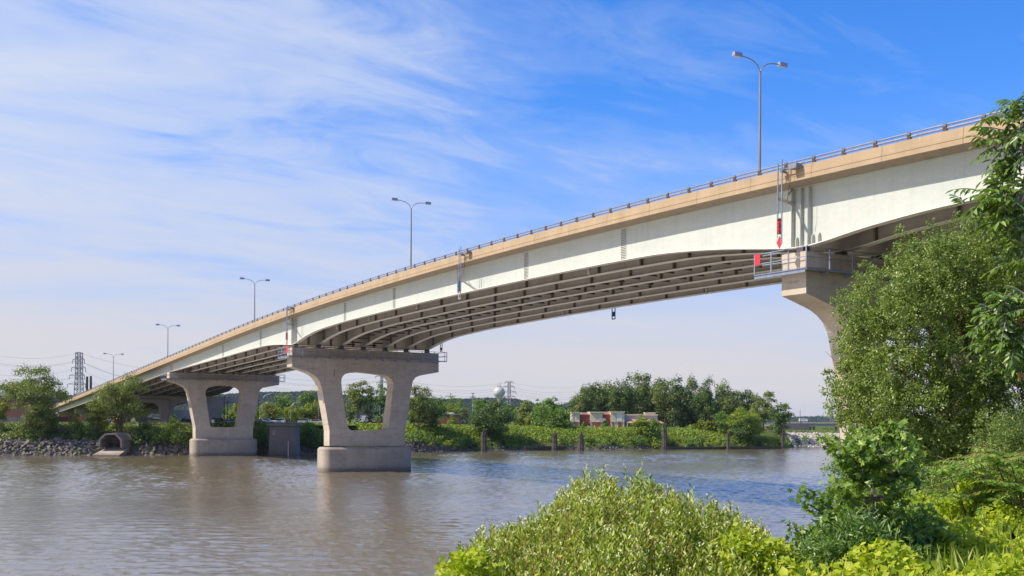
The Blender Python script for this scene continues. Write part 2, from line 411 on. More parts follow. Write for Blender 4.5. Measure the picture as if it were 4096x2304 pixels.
tag(npmesh('water', np.stack([gxw, gyw, gzw], -1).reshape(-1, 3), np.stack([idx, idx+1, idx+1+nxw, idx+nxw], 1), WATER, smooth=True, base=False), kind='structure')
SH = [(-2500, 235), (-400, 245), (XX(0, 257), 257), (XX(600, 265), 265), (XX(820, 270), 270), (XX(1050, 276), 276), (XX(1280, 281), 281), (XX(1650, 300), 300), (XX(1926, 326), 326),
      (XX(2443, 348), 348), (XX(2662, 361), 361), (XX(3100, 379), 379), (XX(3166, 386), 386), (XX(3190, 402), 402), (XX(3400, 408), 408), (300, 430), (2500, 430)]
SHX = [p[0] for p in SH]; SHY = [p[1] for p in SH]
def shore(X): return np.interp(X, SHX, SHY)
def plateau(X): return np.interp(X, [-200, -40, 0, 60, 95, 130, 400], [7.3, 7.3, 6.6, 6.0, 5.6, 5.0, 5.0])
def far_z(X, Y):
    d = Y-shore(X); p = plateau(X)
    return np.interp(d, [-8, 0, 4, 9, 15, 21], [-2.5, -.05, .36, .66, .88, 1.]) * np.where(d < 0, 1, p)
def zfar(X, Y): return float(far_z(np.array(float(X)), np.array(float(Y))))
rng = np.random.default_rng(5)
xs = np.concatenate([np.linspace(-7000, -320, 14), np.linspace(-300, 300, 151), np.linspace(320, 7000, 14)])
ds = np.array([-8, -3, 0, 1.5, 3, 4.5, 6, 8, 10, 12, 15, 18, 21, 26, 34, 50, 80, 140, 260, 600, 1500, 4000, 9000])
gx, gd = np.meshgrid(xs, ds); gy = shore(gx)+gd
gz = far_z(gx, gy)
jit = rng.normal(0, 1, gx.shape); gz = gz+jit*np.where((gd > 0) & (gd < 25), .18, 0.)
V = np.stack([gx, gy, gz], -1).reshape(-1, 3); nx = len(xs)
idx = (np.arange(len(ds)-1)[:, None]*nx+np.arange(nx-1)[None]).ravel()
Q = np.stack([idx, idx+1, idx+1+nx, idx+nx], 1)
tag(npmesh('ground', V, Q, GRASS, smooth=True, base=False), kind='structure')
# near bank
def crest(Y): return -.8+.38*Y
def near_z(X, Y):
    X = np.asarray(X, float); Y = np.asarray(Y, float)
    wdt = np.interp(Y, [0, 20, 60, 110], [9.5, 9., 8.5, 8.])
    d = (crest(Y)-X)/wdt           # 0 crest -> 1 waterline
    top = np.interp(Y, [-40, 8, 26, 60, 120], [7.5, 7.4, 7.2, 6.4, 5.4])
    z = np.where(d < 0, top+np.minimum(-d*wdt*.05, 2.), top*(1-np.clip(d, 0, 1.4)**1.15))
    return z+.12*np.sin(X*1.3+Y*.7)*np.cos(Y*.9-X*.4)
def nz(X, Y): return float(near_z(X, Y))
ys = np.concatenate([np.linspace(-60, -5, 12), np.linspace(-2, 40, 64), np.linspace(43, 150, 40), np.linspace(160, 500, 12)])
ss = np.concatenate([np.linspace(-14, 22, 73), np.linspace(24, 400, 20)])
gs, gy = np.meshgrid(ss, ys); gx = crest(gy)+gs
gz = near_z(gx, gy)-np.where(gy > 135, (gy-135)*.3, 0)
V = np.stack([gx, gy, gz], -1).reshape(-1, 3); nx = len(ss)
idx = (np.arange(len(ys)-1)[:, None]*nx+np.arange(nx-1)[None]).ravel()
tag(npmesh('river_bank', V, np.stack([idx, idx+1, idx+1+nx, idx+nx], 1), DIRT, smooth=True, base=False), kind='structure')

def leafmesh(name, P, A, N, L, Wd, m, parent=None, kind='lance', fold=.18, droop=.1):
    """one small leaf shape per point: P base, A axis, N normal"""
    P = np.asarray(P, float); n = len(P); A = unit(np.asarray(A, float)); B = unit(np.cross(N, A)); Nn = np.cross(A, B)
    L = np.broadcast_to(np.asarray(L, float), (n,)); Wd = np.broadcast_to(np.asarray(Wd, float), (n,))
    T = {
     'quad': ([(-.5, -.5, 0), (.5, -.5, .0), (.5, .5, 0), (-.5, .5, 0)], [(0, 1, 2, 3)]),
     'tuft': ([(-.5, -.2, 0), (.1, -.55, .1), (.55, .05, 0), (-.05, .5, .15)], [(0, 1, 2, 3)]),
     'lance': ([(0, 0, 0), (.42, -.5, fold), (1, 0, -droop), (.42, .5, fold)], [(0, 1, 2), (0, 2, 3)]),
     'leaf6': ([(0, 0, 0), (.25, -.42, fold*.8), (.65, -.36, fold*.5), (1, 0, -droop), (.65, .36, fold*.5), (.25, .42, fold*.8)], [(0, 1, 2), (0, 2, 3), (0, 3, 4), (0, 4, 5)]),
     'heart': ([(0, 0, 0), (-.1, -.35, .08), (.35, -.52, fold), (1, 0, -droop), (.35, .52, fold), (-.1, .35, .08)], [(0, 1, 2), (0, 2, 3), (0, 3, 4), (0, 4, 5)]),
     'maple': ([(0, 0, 0), (.05, -.55, .06), (.3, -.28, 0), (.62, -.5, .1), (.6, -.18, .02), (1, 0, -droop), (.6, .18, .02), (.62, .5, .1), (.3, .28, 0), (.05, .55, .06)],
               [(0, 1, 2), (0, 2, 3), (0, 3, 4), (0, 4, 5), (0, 5, 6), (0, 6, 7), (0, 7, 8), (0, 8, 9)]),
    }[kind]
    tv = np.array(T[0]); k = len(tv)
    V = P[:, None]+A[:, None]*(tv[None, :, 0:1]*L[:, None, None])+B[:, None]*(tv[None, :, 1:2]*Wd[:, None, None])+Nn[:, None]*(tv[None, :, 2:3]*Wd[:, None, None])
    tf = np.array(T[1]); FA = (tf[None]+(np.arange(n)*k)[:, None, None]).reshape(-1, tf.shape[1])
    return npmesh(name, V.reshape(-1, 3), FA, m, parent)

# hills: far wooded ridges
def ridge(Yr, pts, depth, seed, name):
    r = np.random.default_rng(seed)
    px = np.array([p[0] for p in pts]); py = np.array([p[1] for p in pts])
    cx = np.linspace(px[0], px[-1], 260); cy = np.interp(cx, px, py)
    cy = cy+np.convolve(r.normal(0, 5., 260+8), np.ones(9)/9, 'valid')+r.normal(0, .9, 260)
    X = np.array([XX(a, Yr, b) for a, b in zip(cx, cy)]); Z = np.array([ZZ(a, b, Yr) for a, b in zip(cx, cy)])
    t = np.linspace(0, 1, 14); rows = []
    for i, k in enumerate(t):
        prof = math.sin(min(k, 1)*math.pi/2)**.9
        rows.append(np.stack([X*(1-.25*(1-k)), np.full_like(X, Yr-depth*(1-k)), Z*prof+r.normal(0, 2., X.shape)*(0 if i in (0,) else .8)], -1))
    rows.append(np.stack([X*1.1, np.full_like(X, Yr+depth), Z*0], -1))
    V = np.concatenate(rows); n = 260; idx = (np.arange(len(rows)-1)[:, None]*n+np.arange(n-1)[None]).ravel()
    o = tag(npmesh(name, V, np.stack([idx, idx+1, idx+1+n, idx+n], 1), HILLG, smooth=False, base=False), kind='structure')
    return X, Z, depth, Yr
hs = [ridge(3300, [(-700, 1560), (-200, 1560), (60, 1548), (140, 1560), (250, 1588), (400, 1590), (760, 1588), (950, 1584), (1100, 1576), (1230, 1574), (1320, 1584), (1450, 1592), (1700, 1606), (1860, 1606), (1960, 1602), (2050, 1603), (2130, 1618), (2180, 1650), (2260, 1660)], 700, 1, 'hills'),
      ridge(4600, [(1900, 1655), (2200, 1640), (2260, 1616), (2300, 1610), (2360, 1620), (2500, 1640), (3000, 1668), (3600, 1674), (4500, 1674)], 700, 2, 'hills')]
# forest texture on the hills: crowns of a far wood that reads as one mass
r = np.random.default_rng(9); Ps = []
for (X, Z, dp, Yr), cnt in zip(hs, (52000, 9000)):
    u = r.uniform(0, 1, cnt)*(len(X)-1); i = u.astype(int); fr = u-i
    k = r.uniform(.05, 1, cnt)
    xx = (X[i]*(1-fr)+X[np.minimum(i+1, len(X)-1)]*fr)*(1-.25*(1-k)); zz = (Z[i]*(1-fr)+Z[np.minimum(i+1, len(X)-1)]*fr)*np.sin(k*math.pi/2)**.9
    Ps.append(np.stack([xx, Yr-dp*(1-k), zz+r.uniform(-1, 5, cnt)], -1))
P = np.concatenate(Ps); N = unit(r.normal(0, .7, P.shape)+np.array([0, -.4, .8]))
tag(leafmesh('forest', P, unit(np.cross(N, r.normal(0, 1, P.shape))), N, r.uniform(5, 10, len(P)), r.uniform(4, 8, len(P)), F_HILL, kind='tuft'), 'far wooded hillside under faint blue haze behind the river plain', 'forest', kind='stuff')

# ------------------------------------------------------------------ BRIDGE frame:  n = rail post number, q = across, z
ST = 2.9
def Yn(n): return 2.5*(80.8-n)
def BP(n, q, z):
    y = Yn(n); return Vector((70.6-.5877*y+.8621*q, y+.5067*q, z))
UD = Vector((-.5067, .8621, 0)); VD = Vector((.8621, .5067, 0)); BRZ = math.atan2(.5067, .8621)
def ztop(n):
    if n > 34.5: z = 28.48-.0021*(n-34.5)**2
    elif n > -6.5: z = 28.48-.0019*(n-34.5)**2
    else: z = 28.48-.0019*41**2-.1545*(-6.5-n)
    return z+.5
DK = [(-95, 2.6), (-61, 2.9), (-24, 2.95), (-14.7, 3.5), (-8.4, 3.95), (-2, 4.28), (1, 4.45), (3, 4.8), (5, 5.35), (6.5, 5.85), (7.6, 5.3), (8.8, 4.8), (10.7, 4.42), (14.3, 4.25), (25, 4.3), (38, 4.38), (41, 4.45), (42.5, 4.7), (44., 5.05), (45.5, 5.55), (46.9, 6.0), (47.6, 5.95), (49, 5.3), (51, 4.75), (53, 4.45), (58, 4.3), (90, 4.3)]
_dn = np.array([d[0] for d in DK]); _dd = np.array([d[1] for d in DK])
_gr = np.arange(-95, 90, .1); _gv = np.interp(_gr, _dn, _dd); _gv = np.convolve(np.pad(_gv, 7, mode='edge'), np.ones(15)/15, 'valid')
def gdepth(n): return float(np.interp(n, _gr, _gv))
N0, N1 = -92, 70
bridge = thing('road_bridge', 'long haunched steel girder road bridge with tan concrete barrier crossing the river', 'bridge', tuple(BP(20, 0, 24)))
stn = [N0+.5*i for i in range(int((N1-N0)*2)+1)]
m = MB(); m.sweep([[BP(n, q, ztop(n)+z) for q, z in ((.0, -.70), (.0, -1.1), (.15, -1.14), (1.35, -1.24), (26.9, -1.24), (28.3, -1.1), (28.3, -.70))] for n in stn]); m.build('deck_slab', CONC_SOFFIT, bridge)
m = MB(); m.sweep([[BP(n, q, ztop(n)+z) for q, z in ((.0, 0), (0, -.50), (-.05, -.53), (-.05, -.72), (-.015, -.725), (-.015, -.755), (-.055, -.76), (-.055, -1.095), (-.004, -1.095), (-.004, -.697), (.45, -.697), (.36, -.25), (.30, 0))] for n in stn]); m.build('barrier', CONC_TAN, bridge)
m = MB(); m.sweep([[BP(n, 28.26-q, ztop(n)+z) for q, z in ((.0, 0), (0, -.697), (.45, -.697), (.36, -.25), (.30, 0))] for n in stn]); m.build('barrier', CONC_TAN, bridge)
for q0 in (.14, 28.1):
    for dz, rr in ((.46, .062), (.21, .075)):
        m = MB(); m.tube([BP(n, q0, ztop(n)+dz) for n in stn], rr, 8); m.build('guard_rail', RAILM, bridge, smooth=True)
def post(m, n, q, sg=1):
    z = ztop(n); prof = [(.26, 0), (.20, .18), (.14, .32), (.17, .52), (.08, .53), (.02, .34), (.06, .16), (.08, 0)]
    a = [BP(n-.05, q+sg*x, z+y) for x, y in prof]; b = [BP(n+.05, q+sg*x, z+y) for x, y in prof]
    m.sweep([a, b])
m2 = MB()
for n in range(N0, N1+1):
    if n >= -36 and n < 58:
        m = MB(); post(m, n, .0); m.build('rail_post', POSTM, bridge)
    else: post(m2, n, 0.)
    if n % 1 == 0: post(m2, n, 28.26, -1)
tag(m2.build('rail_post', POSTM, bridge), kind='stuff')
GQ = [1.7+4.15*i for i in range(7)]
gobj = []
for gi, q in enumerate(GQ):
    m = MB(); R0 = []; R1 = []; fl = .36
    for n in stn:
        zt = ztop(n)-1.243; zb = ztop(n)-gdepth(n)+.0
        R0.append([BP(n, q+a, z) for a, z in ((-.02, zt-.06), (-.25, zt-.06), (-.25, zt), (.25, zt), (.25, zt-.06), (.02, zt-.06), (.02, zb+.07), (-.02, zb+.07))])
        R1.append([BP(n, q+a, z) for a, z in ((-fl, zb), (fl, zb), (fl, zb+.069), (-fl, zb+.069))])
    m.sweep(R0)
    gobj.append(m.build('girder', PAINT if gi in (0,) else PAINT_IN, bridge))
    m = MB(); m.sweep(R1); m.build('bottom_flange', PAINT_FL, gobj[-1])
PN = {'P8': 6.55, 'P9': -23.7, 'P10': 47.1}
# bearing stiffeners on the outer girder, field splices
def stiff(n, w=.36, side=-1, g=0, name='stiffener', thick=.014, top=.0):
    zt = ztop(n)-1.31; zb = ztop(n)-gdepth(n)+.075
    m = MB(); q = GQ[g]
    m.hexa([BP(n-thick/2*.7, q+side*.022, zb), BP(n+thick/2*.7, q+side*.022, zb), BP(n+thick/2*.7, q+side*w, zb), BP(n-thick/2*.7, q+side*w, zb),
            BP(n-thick/2*.7, q+side*.022, zt), BP(n+thick/2*.7, q+side*.022, zt), BP(n+thick/2*.7, q+side*w, zt), BP(n-thick/2*.7, q+side*w, zt)])
    m.build(name, PAINT, gobj[g])
for c in (PN['P10'], PN['P8']):
    for dn in (-.32, 0, .30): stiff(c+dn, .38 if dn else .34)
stiff(27.25, .30); stiff(27.40, .30); stiff(PN['P9']+.1, .3); stiff(PN['P9']-.25, .3); stiff(PN['P10']-.36, .2)
for c in (PN['P10'],):
    for dn in (-.5+.32, .5-.1, .72-.1):
        n = c+dn; q = GQ[0]; zb = ztop(n)-gdepth(n)+.08
        m = MB(); prof = [(-.03, 0), (-.32, 0), (-.32, .55), (-.2, .75), (-.03, .75)]
        m.sweep([[BP(n-.012, q+a, zb+b) for a, b in prof], [BP(n+.012, q+a, zb+b) for a, b in prof]]); m.build('gusset', PAINT, gobj[0])
for n in (39.0, 32.75, 20.6, 14.35, .0, -8.6):
    q = GQ[0]-.022; zt = ztop(n)-1.34; zb = ztop(n)-gdepth(n)+.09; m = MB()
    m.hexa([BP(n-.17, q, zb), BP(n+.17, q, zb), BP(n+.17, q-.025, zb), BP(n-.17, q-.025, zb), BP(n-.17, q, zt), BP(n+.17, q, zt), BP(n+.17, q-.025, zt), BP(n-.17, q-.025, zt)])
    sp = m.build('splice_plate', PAINT, gobj[0]); k = MB(); nb = 18
    for i in range(nb):
        z = zb+.1+(zt-zb-.2)*i/(nb-1)
        for c in (-.105, -.035, .035, .105):
            p = BP(n+c, q-.03, z); k.cbox(p, (.15, .05, .055), BRZ+math.pi/2)
    tag(k.build('bolt_row', POSTM, sp), kind='stuff')
# cross frames under the deck
def qz(n, f): return ztop(n)-1.3-(gdepth(n)-1.35)*f
for n in 25.4+2.55*np.arange(-44, 16):
    m = MB(); n = float(n)
    for i in range(6):
        a, b = GQ[i]+.03, GQ[i+1]-.03
        m.bar(BP(n, a, qz(n, .66)), BP(n, b, qz(n, .66)), .13); m.bar(BP(n, a, qz(n, .12)), BP(n, b, qz(n, .12)), .13)
        mid = (a+b)/2
        m.bar(BP(n, a, qz(n, .15)), BP(n, mid, qz(n, .64)), .10); m.bar(BP(n, b, qz(n, .15)), BP(n, mid, qz(n, .64)), .10)
        for e, sg in ((a, 1), (b, -1)):
            m.hexa([BP(n-.03, e, qz(n, .98)), BP(n+.03, e, qz(n, .98)), BP(n+.03, e+sg*.32, qz(n, .98)), BP(n-.03, e+sg*.32, qz(n, .98)),
                    BP(n-.03, e, qz(n, .02)), BP(n+.03, e, qz(n, .02)), BP(n+.03, e+sg*.32, qz(n, .02)), BP(n-.03, e+sg*.32, qz(n, .02))])
    m.build('cross_frame', FRAME_DK, bridge)
rest = MB(); cnt = 0
for n in np.arange(-22.6, 60, 1.02):
    for i in (2, 3):
        n = float(n); tgt = MB() if (8 < n < 47) else rest
        tgt.bar(BP(n, GQ[i]+.03, qz(n, .55)), BP(n, GQ[i+1]-.03, qz(n, .55)), .20)
        tgt.bar(BP(n+.25, GQ[i]+.03, qz(n, .90)), BP(n+.25, GQ[i+1]-1.2, qz(n, .90)), .16)
        if tgt is not rest: tgt.build('pipe_hanger', BRACE_DK, bridge)
tag(rest.build('pipe_hanger', BRACE_DK, bridge), kind='stuff')
for i in (2, 3):
    for k in (1.3, 2.6):
        m = MB(); m.tube([BP(n, GQ[i]+k, qz(n, .5)+.25) for n in stn[100:]], .22, 10); m.build('utility_pipe', BRACE_DK, bridge, smooth=True)
for n, g in ((12.6, 0), (22.6, 0), (36.6, 0), (24., 5), (34.5, 5), (43.3, 5), (17, 0), (-3, 0)):
    q = GQ[g]+.75; z = ztop(n)-gdepth(n); m = MB(); m.tube([BP(n, q, z-.55), BP(n, q, ztop(n)-1.3)], .19, 12); m.build('drain_pipe', PAINT_IN, bridge, smooth=True)

# ------------------------------------------------------------------ piers
def on_plane(px, py, n):
    a, b = ray(px, py); y = Yn(n)
    q = (a*y-70.6+.5877*y)/(.8621-.5067*a); Y = y+.5067*q; return q, CZ+b*Y
P8F = PN['P8']+.47
def outl(pts, nf): return [on_plane(x, y, nf) for x, y in pts]
P8_OUT = [(1169, 1389), (1169, 1466), (1203, 1477), (1237, 1489), (1255, 1499), (1270, 1512), (1281, 1530), (1291, 1569), (1318, 1722), (1318, 1784),
          (1619, 1784), (1622, 1716), (1648, 1542), (1652, 1524), (1662, 1510), (1678, 1503), (1715, 1496), (1755, 1489), (1755, 1414)]
P8_WIN = [(1365.6, 1534), (1366, 1517), (1371, 1505), (1381, 1496), (1395, 1492), (1446, 1488), (1500, 1494), (1535, 1499), (1556, 1506), (1568, 1518), (1574, 1536), (1569, 1585), (1555, 1703), (1550, 1715), (1539, 1722),
          (1411, 1723), (1399, 1718), (1391, 1706), (1386, 1690), (1372, 1590)]
P9_OUT = [(678, 1489), (678, 1526), (705, 1532), (731, 1542), (746, 1553), (755, 1572), (782, 1708), (782, 1757), (1012, 1757), (1012, 1714), (1036, 1572), (1040, 1561), (1050, 1552), (1080, 1546), (1117, 1540), (1117, 1503)]
P9_WIN = [(822, 1575), (823, 1562), (832, 1552), (850, 1546), (888, 1541), (930, 1545), (955, 1551), (966, 1559), (970, 1575), (953, 1697), (949, 1705), (941, 1709), (852, 1709), (844, 1705), (840, 1697)]
def ext_faces(outer, holes, nf, nb, name, mt, parent, bevel=.06):
    """extrude a (q,z) outline with holes between two bridge stations"""
    bm = bmesh.new(); loops = []
    for lp in [outer]+holes:
        vs = [bm.verts.new(BP(nf, q, z)) for q, z in lp]
        es = [bm.edges.new((vs[i], vs[(i+1) % len(vs)])) for i in range(len(vs))]; loops.append(es)
    bmesh.ops.triangle_fill(bm, use_beauty=True, use_dissolve=False, edges=[e for l in loops for e in l])
    geom = bmesh.ops.extrude_face_region(bm, geom=list(bm.faces))
    d = BP(nb, 0, 0)-BP(nf, 0, 0)
    bmesh.ops.translate(bm, verts=[g for g in geom['geom'] if isinstance(g, bmesh.types.BMVert)], vec=d)
    bmesh.ops.recalc_face_normals(bm, faces=bm.faces)
    org = pworld(parent); bmesh.ops.translate(bm, verts=bm.verts, vec=-org)
    me = bpy.data.meshes.new(name); bm.to_mesh(me); bm.free(); me.materials.append(mt)
    o = bpy.data.objects.new(name, me); COL.objects.link(o); o.parent = parent
    return o
def plinth(nc, q0, q1, half, z0, z1, parent, mt):
    """stadium plan with chamfered top"""
    m = MB(); rings = []; L = half
    def ring(ins, z):
        pts = []; r = min(half-ins, 1.6)
        for cq, cn, a0 in ((q0+1.6, 1, 90), (q0+1.6, -1, 180), (q1-1.6, -1, 270), (q1-1.6, 1, 0)):
            pass
        out = []
        for cq, sn, a0 in ((q1-1.6, 1, 0), (q0+1.6, 1, 90), (q0+1.6, -1, 180), (q1-1.6, -1, 270)):
            for k in range(7):
                a = math.radians(a0+15*k)
                q = cq+(1.6-ins)*math.cos(a); s = sn*(half-1.6)+(1.6-ins)*math.sin(a)
                out.append(BP(nc+s/ST, q, z))
        return out
    for ins, z in ((0, z0), (0, z1-.35), (.35, z1), (1.3, z1+.02)): rings.append(ring(ins, z))
    m.sweep(rings); return m.build('plinth', CONC_ST, parent, smooth=True)
def walkway(nc, q0, q1, ztopc, half, parent, label, board=None, tail=2.1, nposts=12, right_tail=1.2, both=True):
    """steel inspection walkway round a pier cap"""
    root = MB(); zf = ztopc-1.45; t = .85; zr = ztopc+.18
    wk = MB(); nf = nc+(half+.02)/ST; nb = nc-(half+.02)/ST
    def slab(m, na, nb_, qa, qb, z0, z1):
        m.hexa([BP(na, qa, z0), BP(nb_, qa, z0), BP(nb_, qb, z0), BP(na, qb, z0), BP(na, qa, z1), BP(nb_, qa, z1), BP(nb_, qb, z1), BP(na, qb, z1)])
    slab(wk, nf, nf+t/ST, q0-t, q1+right_tail, zf, zf+.06)
    slab(wk, nb-tail/ST, nf-.002, q0-t, q0-.01, zf, zf+.06)
    slab(wk, nb-.4/ST, nf-.002, q1+.01, q1+right_tail, zf, zf+.06)
    d = wk.build('walkway', GALV, parent)
    bmn = MB(); no = nf+t/ST-.01
    # edge channel beams
    slab(bmn, no-.02, no+.02, q0-t, q1+right_tail, zf-.12, zf-.003)
    slab(bmn, nb-tail/ST, no-.03, q0-t-.02, q0-t+.08, zf-.32, zf-.003)
    slab(bmn, nb-tail/ST, no-.03, q0-t-.10, q0-t-.022, zf-.32, zf-.29); slab(bmn, nb-tail/ST, no-.03, q0-t-.10, q0-t-.022, zf-.035, zf-.003)
    bmn.build('edge_beam', GALV, d)
    qs = [q0-t+(q1+right_tail-q0+t)*i/(nposts) for i in range(nposts+1)]
    line = [BP(no, q0-t, 0), BP(no, q1+right_tail, 0)]
    for q in qs[1:-1]:
        k = MB(); slab(k, nf+.002, no-.02, q-.09, q+.09, zf-.28, zf-.13); k.build('bracket', GALV, d)
    def hz(z): return z
    rails = MB()
    for zz in (zr, (zr+zf)/2+.05):
        rails.tube([BP(nb-tail/ST, q0-t, zz), BP(no, q0-t, zz), BP(no, q1+right_tail, zz), BP(nb-.4/ST, q1+right_tail, zz)], .042, 6)
        rails.tube([BP(nb-tail/ST, q0-t, zz), BP(nb-tail/ST, q0, zz), BP(nb-.02, q0, zz)], .042, 6)
    rails.build('hand_rail', GALV, d)
    for q in qs:
        k = MB(); k.bar(BP(no, q, zf+.05), BP(no, q, zr+.03), .09); k.build('hand_rail_post', GALV, d)
    ln = (2*half+t+tail); npz = 4
    for i in range(1, npz):
        n = no-i*(no-(nb-tail/ST))/(npz-1)
        k = MB(); k.bar(BP(n, q0-t, zf+.05), BP(n, q0-t, zr+.03), .09); k.build('hand_rail_post', GALV, d)
    k = MB(); k.bar(BP(nb-.4/ST, q1+right_tail, zf+.05), BP(nb-.4/ST, q1+right_tail, zr+.03), .09); k.build('hand_rail_post', GALV, d)
    k = MB(); k.bar(BP(nf, q1+right_tail, zf+.05), BP(nf, q1+right_tail, zr+.03), .07); k.build('hand_rail_post', GALV, d)
    if board:
        na, nb2, hh = board; k = MB(); slab(k, na, nb2, q0-t-.09, q0-t-.06, zr-hh, zr+.02); k.build('marker_board', RED, d, )
    return d
def bearings(nc, zc, parent, qs):
    for q in qs:
        zb = ztop(nc)-gdepth(nc); k = MB()
        p = BP(nc, q, 0)
        k.cbox((p.x, p.y, (zc+zb)/2), (.7, .7, max(.06, zb-zc-.02)), BRZ); k.cbox((p.x, p.y, zc+.05), (1., 1., .1), BRZ); k.build('bearing', POSTM, parent)
def pier(key, label, OUT, WIN, half, z_shift=0., base_z=-1., pl=None, zplinth=None, board=None, posts=12, extra_out=None, tail=2.1):
    nc = PN[key]; nf = nc+half/ST; nb = nc-half/ST
    out = OUT; win = WIN
    root = thing('bridge_pier', label, 'bridge pier', tuple(BP(nc, 13, 0)), 'concrete piers of the bridge')
    out = [(q, z+z_shift) for q, z in out]; win = [(q, z+z_shift) for q, z in win]
    sh = ext_faces(out, [win] if win else [], nf, nb, 'shaft', CONC, root)
    zc = max(z for q, z in out); q0 = min(q for q, z in out); q1 = max(q for q, z in out)
    if pl: plinth(nc, pl[0], pl[1], pl[2], base_z, zplinth, root, CONC)
    walkway(nc, q0, q1, zc, half, root, '', board, tail=tail, nposts=posts)
    bearings(nc, zc, root, GQ)
    return root, zc, q0, q1
def flat_top(o):  # cap top made level
    zt = max(o[0][1], o[-1][1]); zt = (o[0][1]+o[-1][1])/2
    o[0] = (o[0][0], zt); o[-1] = (o[-1][0], zt); return o
o8 = flat_top(outl(P8_OUT, P8F)); w8 = outl(P8_WIN, P8F)
q8a = on_plane(1268, 1885, PN['P8']+2.3/ST)[0]; q8b = on_plane(1645, 1885, PN['P8']+2.3/ST)[0]
zpl8 = on_plane(1450, 1789, PN['P8']+2.4/ST)[1]
p8, z8, _, _ = pier('P8', 'tallest fully visible pier standing in the river, marked P8 in chalk white on its cap', o8, w8, 1.35, pl=(q8a+1.3, q8b+.5, 2.4), zplinth=zpl8, board=(PN['P8']+.47+.05-.16, PN['P8']+.47+.05+.15, 1.15))
o9 = flat_top(outl(P9_OUT, PN['P9']+.47)); w9 = outl(P9_WIN, PN['P9']+.47)
q9a = on_plane(758, 1826, PN['P9']+2.3/ST)[0]; q9b = on_plane(1025, 1826, PN['P9']+2.3/ST)[0]
zpl9 = on_plane(890, 1755, PN['P9']+2.4/ST)[1]
p9, z9, _, _ = pier('P9', 'shorter river pier at the far bank in front of parked cars', o9, w9, 1.35, pl=(q9a+.8, q9b+.6, 2.4), zplinth=zpl9)
# P10: same casting as P8, higher cap
zs10 = on_plane(3232, 1004, PN['P10']+.44)[1]-z8
o10 = [(q, z+(zs10 if z > 12 else 0)) for q, z in o8]; w10 = [(q, z+(zs10 if z > 12 else 0)) for q, z in w8]
p10, z10, _, _ = pier('P10', 'nearest pier on the right, its legs hidden behind the big elm tree', o10, w10, 1.3, pl=(q8a+2.4, q8b, 2.1), zplinth=zpl8, board=(PN['P10']-.47-.68, PN['P10']-.47-.47, .85), tail=2.1)
print('caps', z8, z9, z10, 'plinth tops', zpl8, zpl9, 'q', o8[0][0], o8[-1][0], o9[0][0], o9[-1][0], q8a, q8b)
# chalk mark and rust streak on P8
def stroke_text(segs, px0, py0, sc, key, parent, mt, name, wd=.05):
    n = PN[key]+1.35/ST+.004; q0, z0 = on_plane(px0, py0, n); k = MB()
    for (x0, y0), (x1, y1) in segs:
        k.bar(BP(n, q0+x0*sc, z0+y0*sc), BP(n, q0+x1*sc, z0+y1*sc), wd)
    k.build(name, mt, parent)
P_ = [((0, 0), (0, 1)), ((0, 1), (.4, 1)), ((.4, 1), (.5, .8)), ((.5, .8), (.4, .55)), ((.4, .55), (0, .5))]
E_ = [((.95, 0), (.75, .2)), ((.75, .2), (.8, .45)), ((.8, .45), (1.1, .6)), ((1.1, .6), (1.15, .85)), ((1.15, .85), (.95, 1)), ((.95, 1), (.78, .8)), ((.78, .8), (.85, .55)), ((.85, .55), (1.15, .4)), ((1.15, .4), (1.15, .15)), ((1.15, .15), (.95, 0))]
N_ = [((.7, .5), (1.1, .55)), ((.7, .5), (.75, .9)), ((.75, .9), (1.05, .95)), ((1.05, .95), (1.1, .0))]
stroke_text(P_+E_, 1300, 1447, .5, 'P8', p8, CHALK, 'pier_mark', .045)
stroke_text(P_+N_, 858, 1531, .45, 'P9', p9, CHALK, 'pier_mark', .04)
k = MB(); n = PN['P8']+1.35/ST+.003; a = on_plane(1337, 1478, n); b = on_plane(1337, 1506, n); k.bar(BP(n, a[0], a[1]), BP(n, b[0], b[1]), .08); k.build('rust_streak', RUST, p8)

# approach piers beyond the far bank (wider, three legs)
def approach_pier(nc, q0, q1, legs, label, zc, cap=2.4, base=6.0):
    root = thing('bridge_pier', label, 'bridge pier', tuple(BP(nc, 13, base)), 'concrete piers of the bridge'); h = 1.2
    out = [(q0, zc), (q0, zc-cap*.55)]
    arcs = []
    xs_ = [q0]+[l for l in legs]+[q1]
    pts = [(q0, zc), (q0, zc-cap*.6)]
    for i, (la, lb) in enumerate(legs):
        zt = zc-cap
        pts += [(la-2.2, zt+.25), (la-1.0, zt-.2), (la-.2, zt-1.2), (la, zt-2.6), (la+.7, base), (lb-.7, base), (lb, zt-2.6), (lb+.2, zt-1.2), (lb+1.0, zt-.2), (lb+2.2, zt+.25)]
    pts += [(q1, zc-cap*.6), (q1, zc)]
    ext_faces(pts, [], nc+h/ST, nc-h/ST, 'shaft', CONC, root)
    for l in legs[1:2]:
        q = (l[0]+l[1])/2; k = MB(); n = nc+h/ST+.08; k.tube([BP(n, q+.8, base), BP(n, q+.8, zc-1.2)], .16, 8); k.build('downspout', GALV, root, smooth=True)
        k = MB(); k.tube([BP(n, q0+3, zc-.9), BP(n, q+.8, zc-1.0)], .14, 8); k.build('drain_line', GALV, root, smooth=True)
    return root
def qat(px, n): return on_plane(px, 1650, n)[0]
n7 = -51.; zc7 = ztop(n7)-gdepth(n7)-.15
l7 = [(qat(470, n7), qat(512, n7)), (qat(640, n7), qat(690, n7)), (qat(826, n7), qat(884, n7))]
approach_pier(n7, qat(418, n7), qat(962, n7), l7, 'wide three legged pier seen behind the far bank pier with a white downspout', zc7)
n6 = -76.; zc6 = ztop(n6)-gdepth(n6)-.15
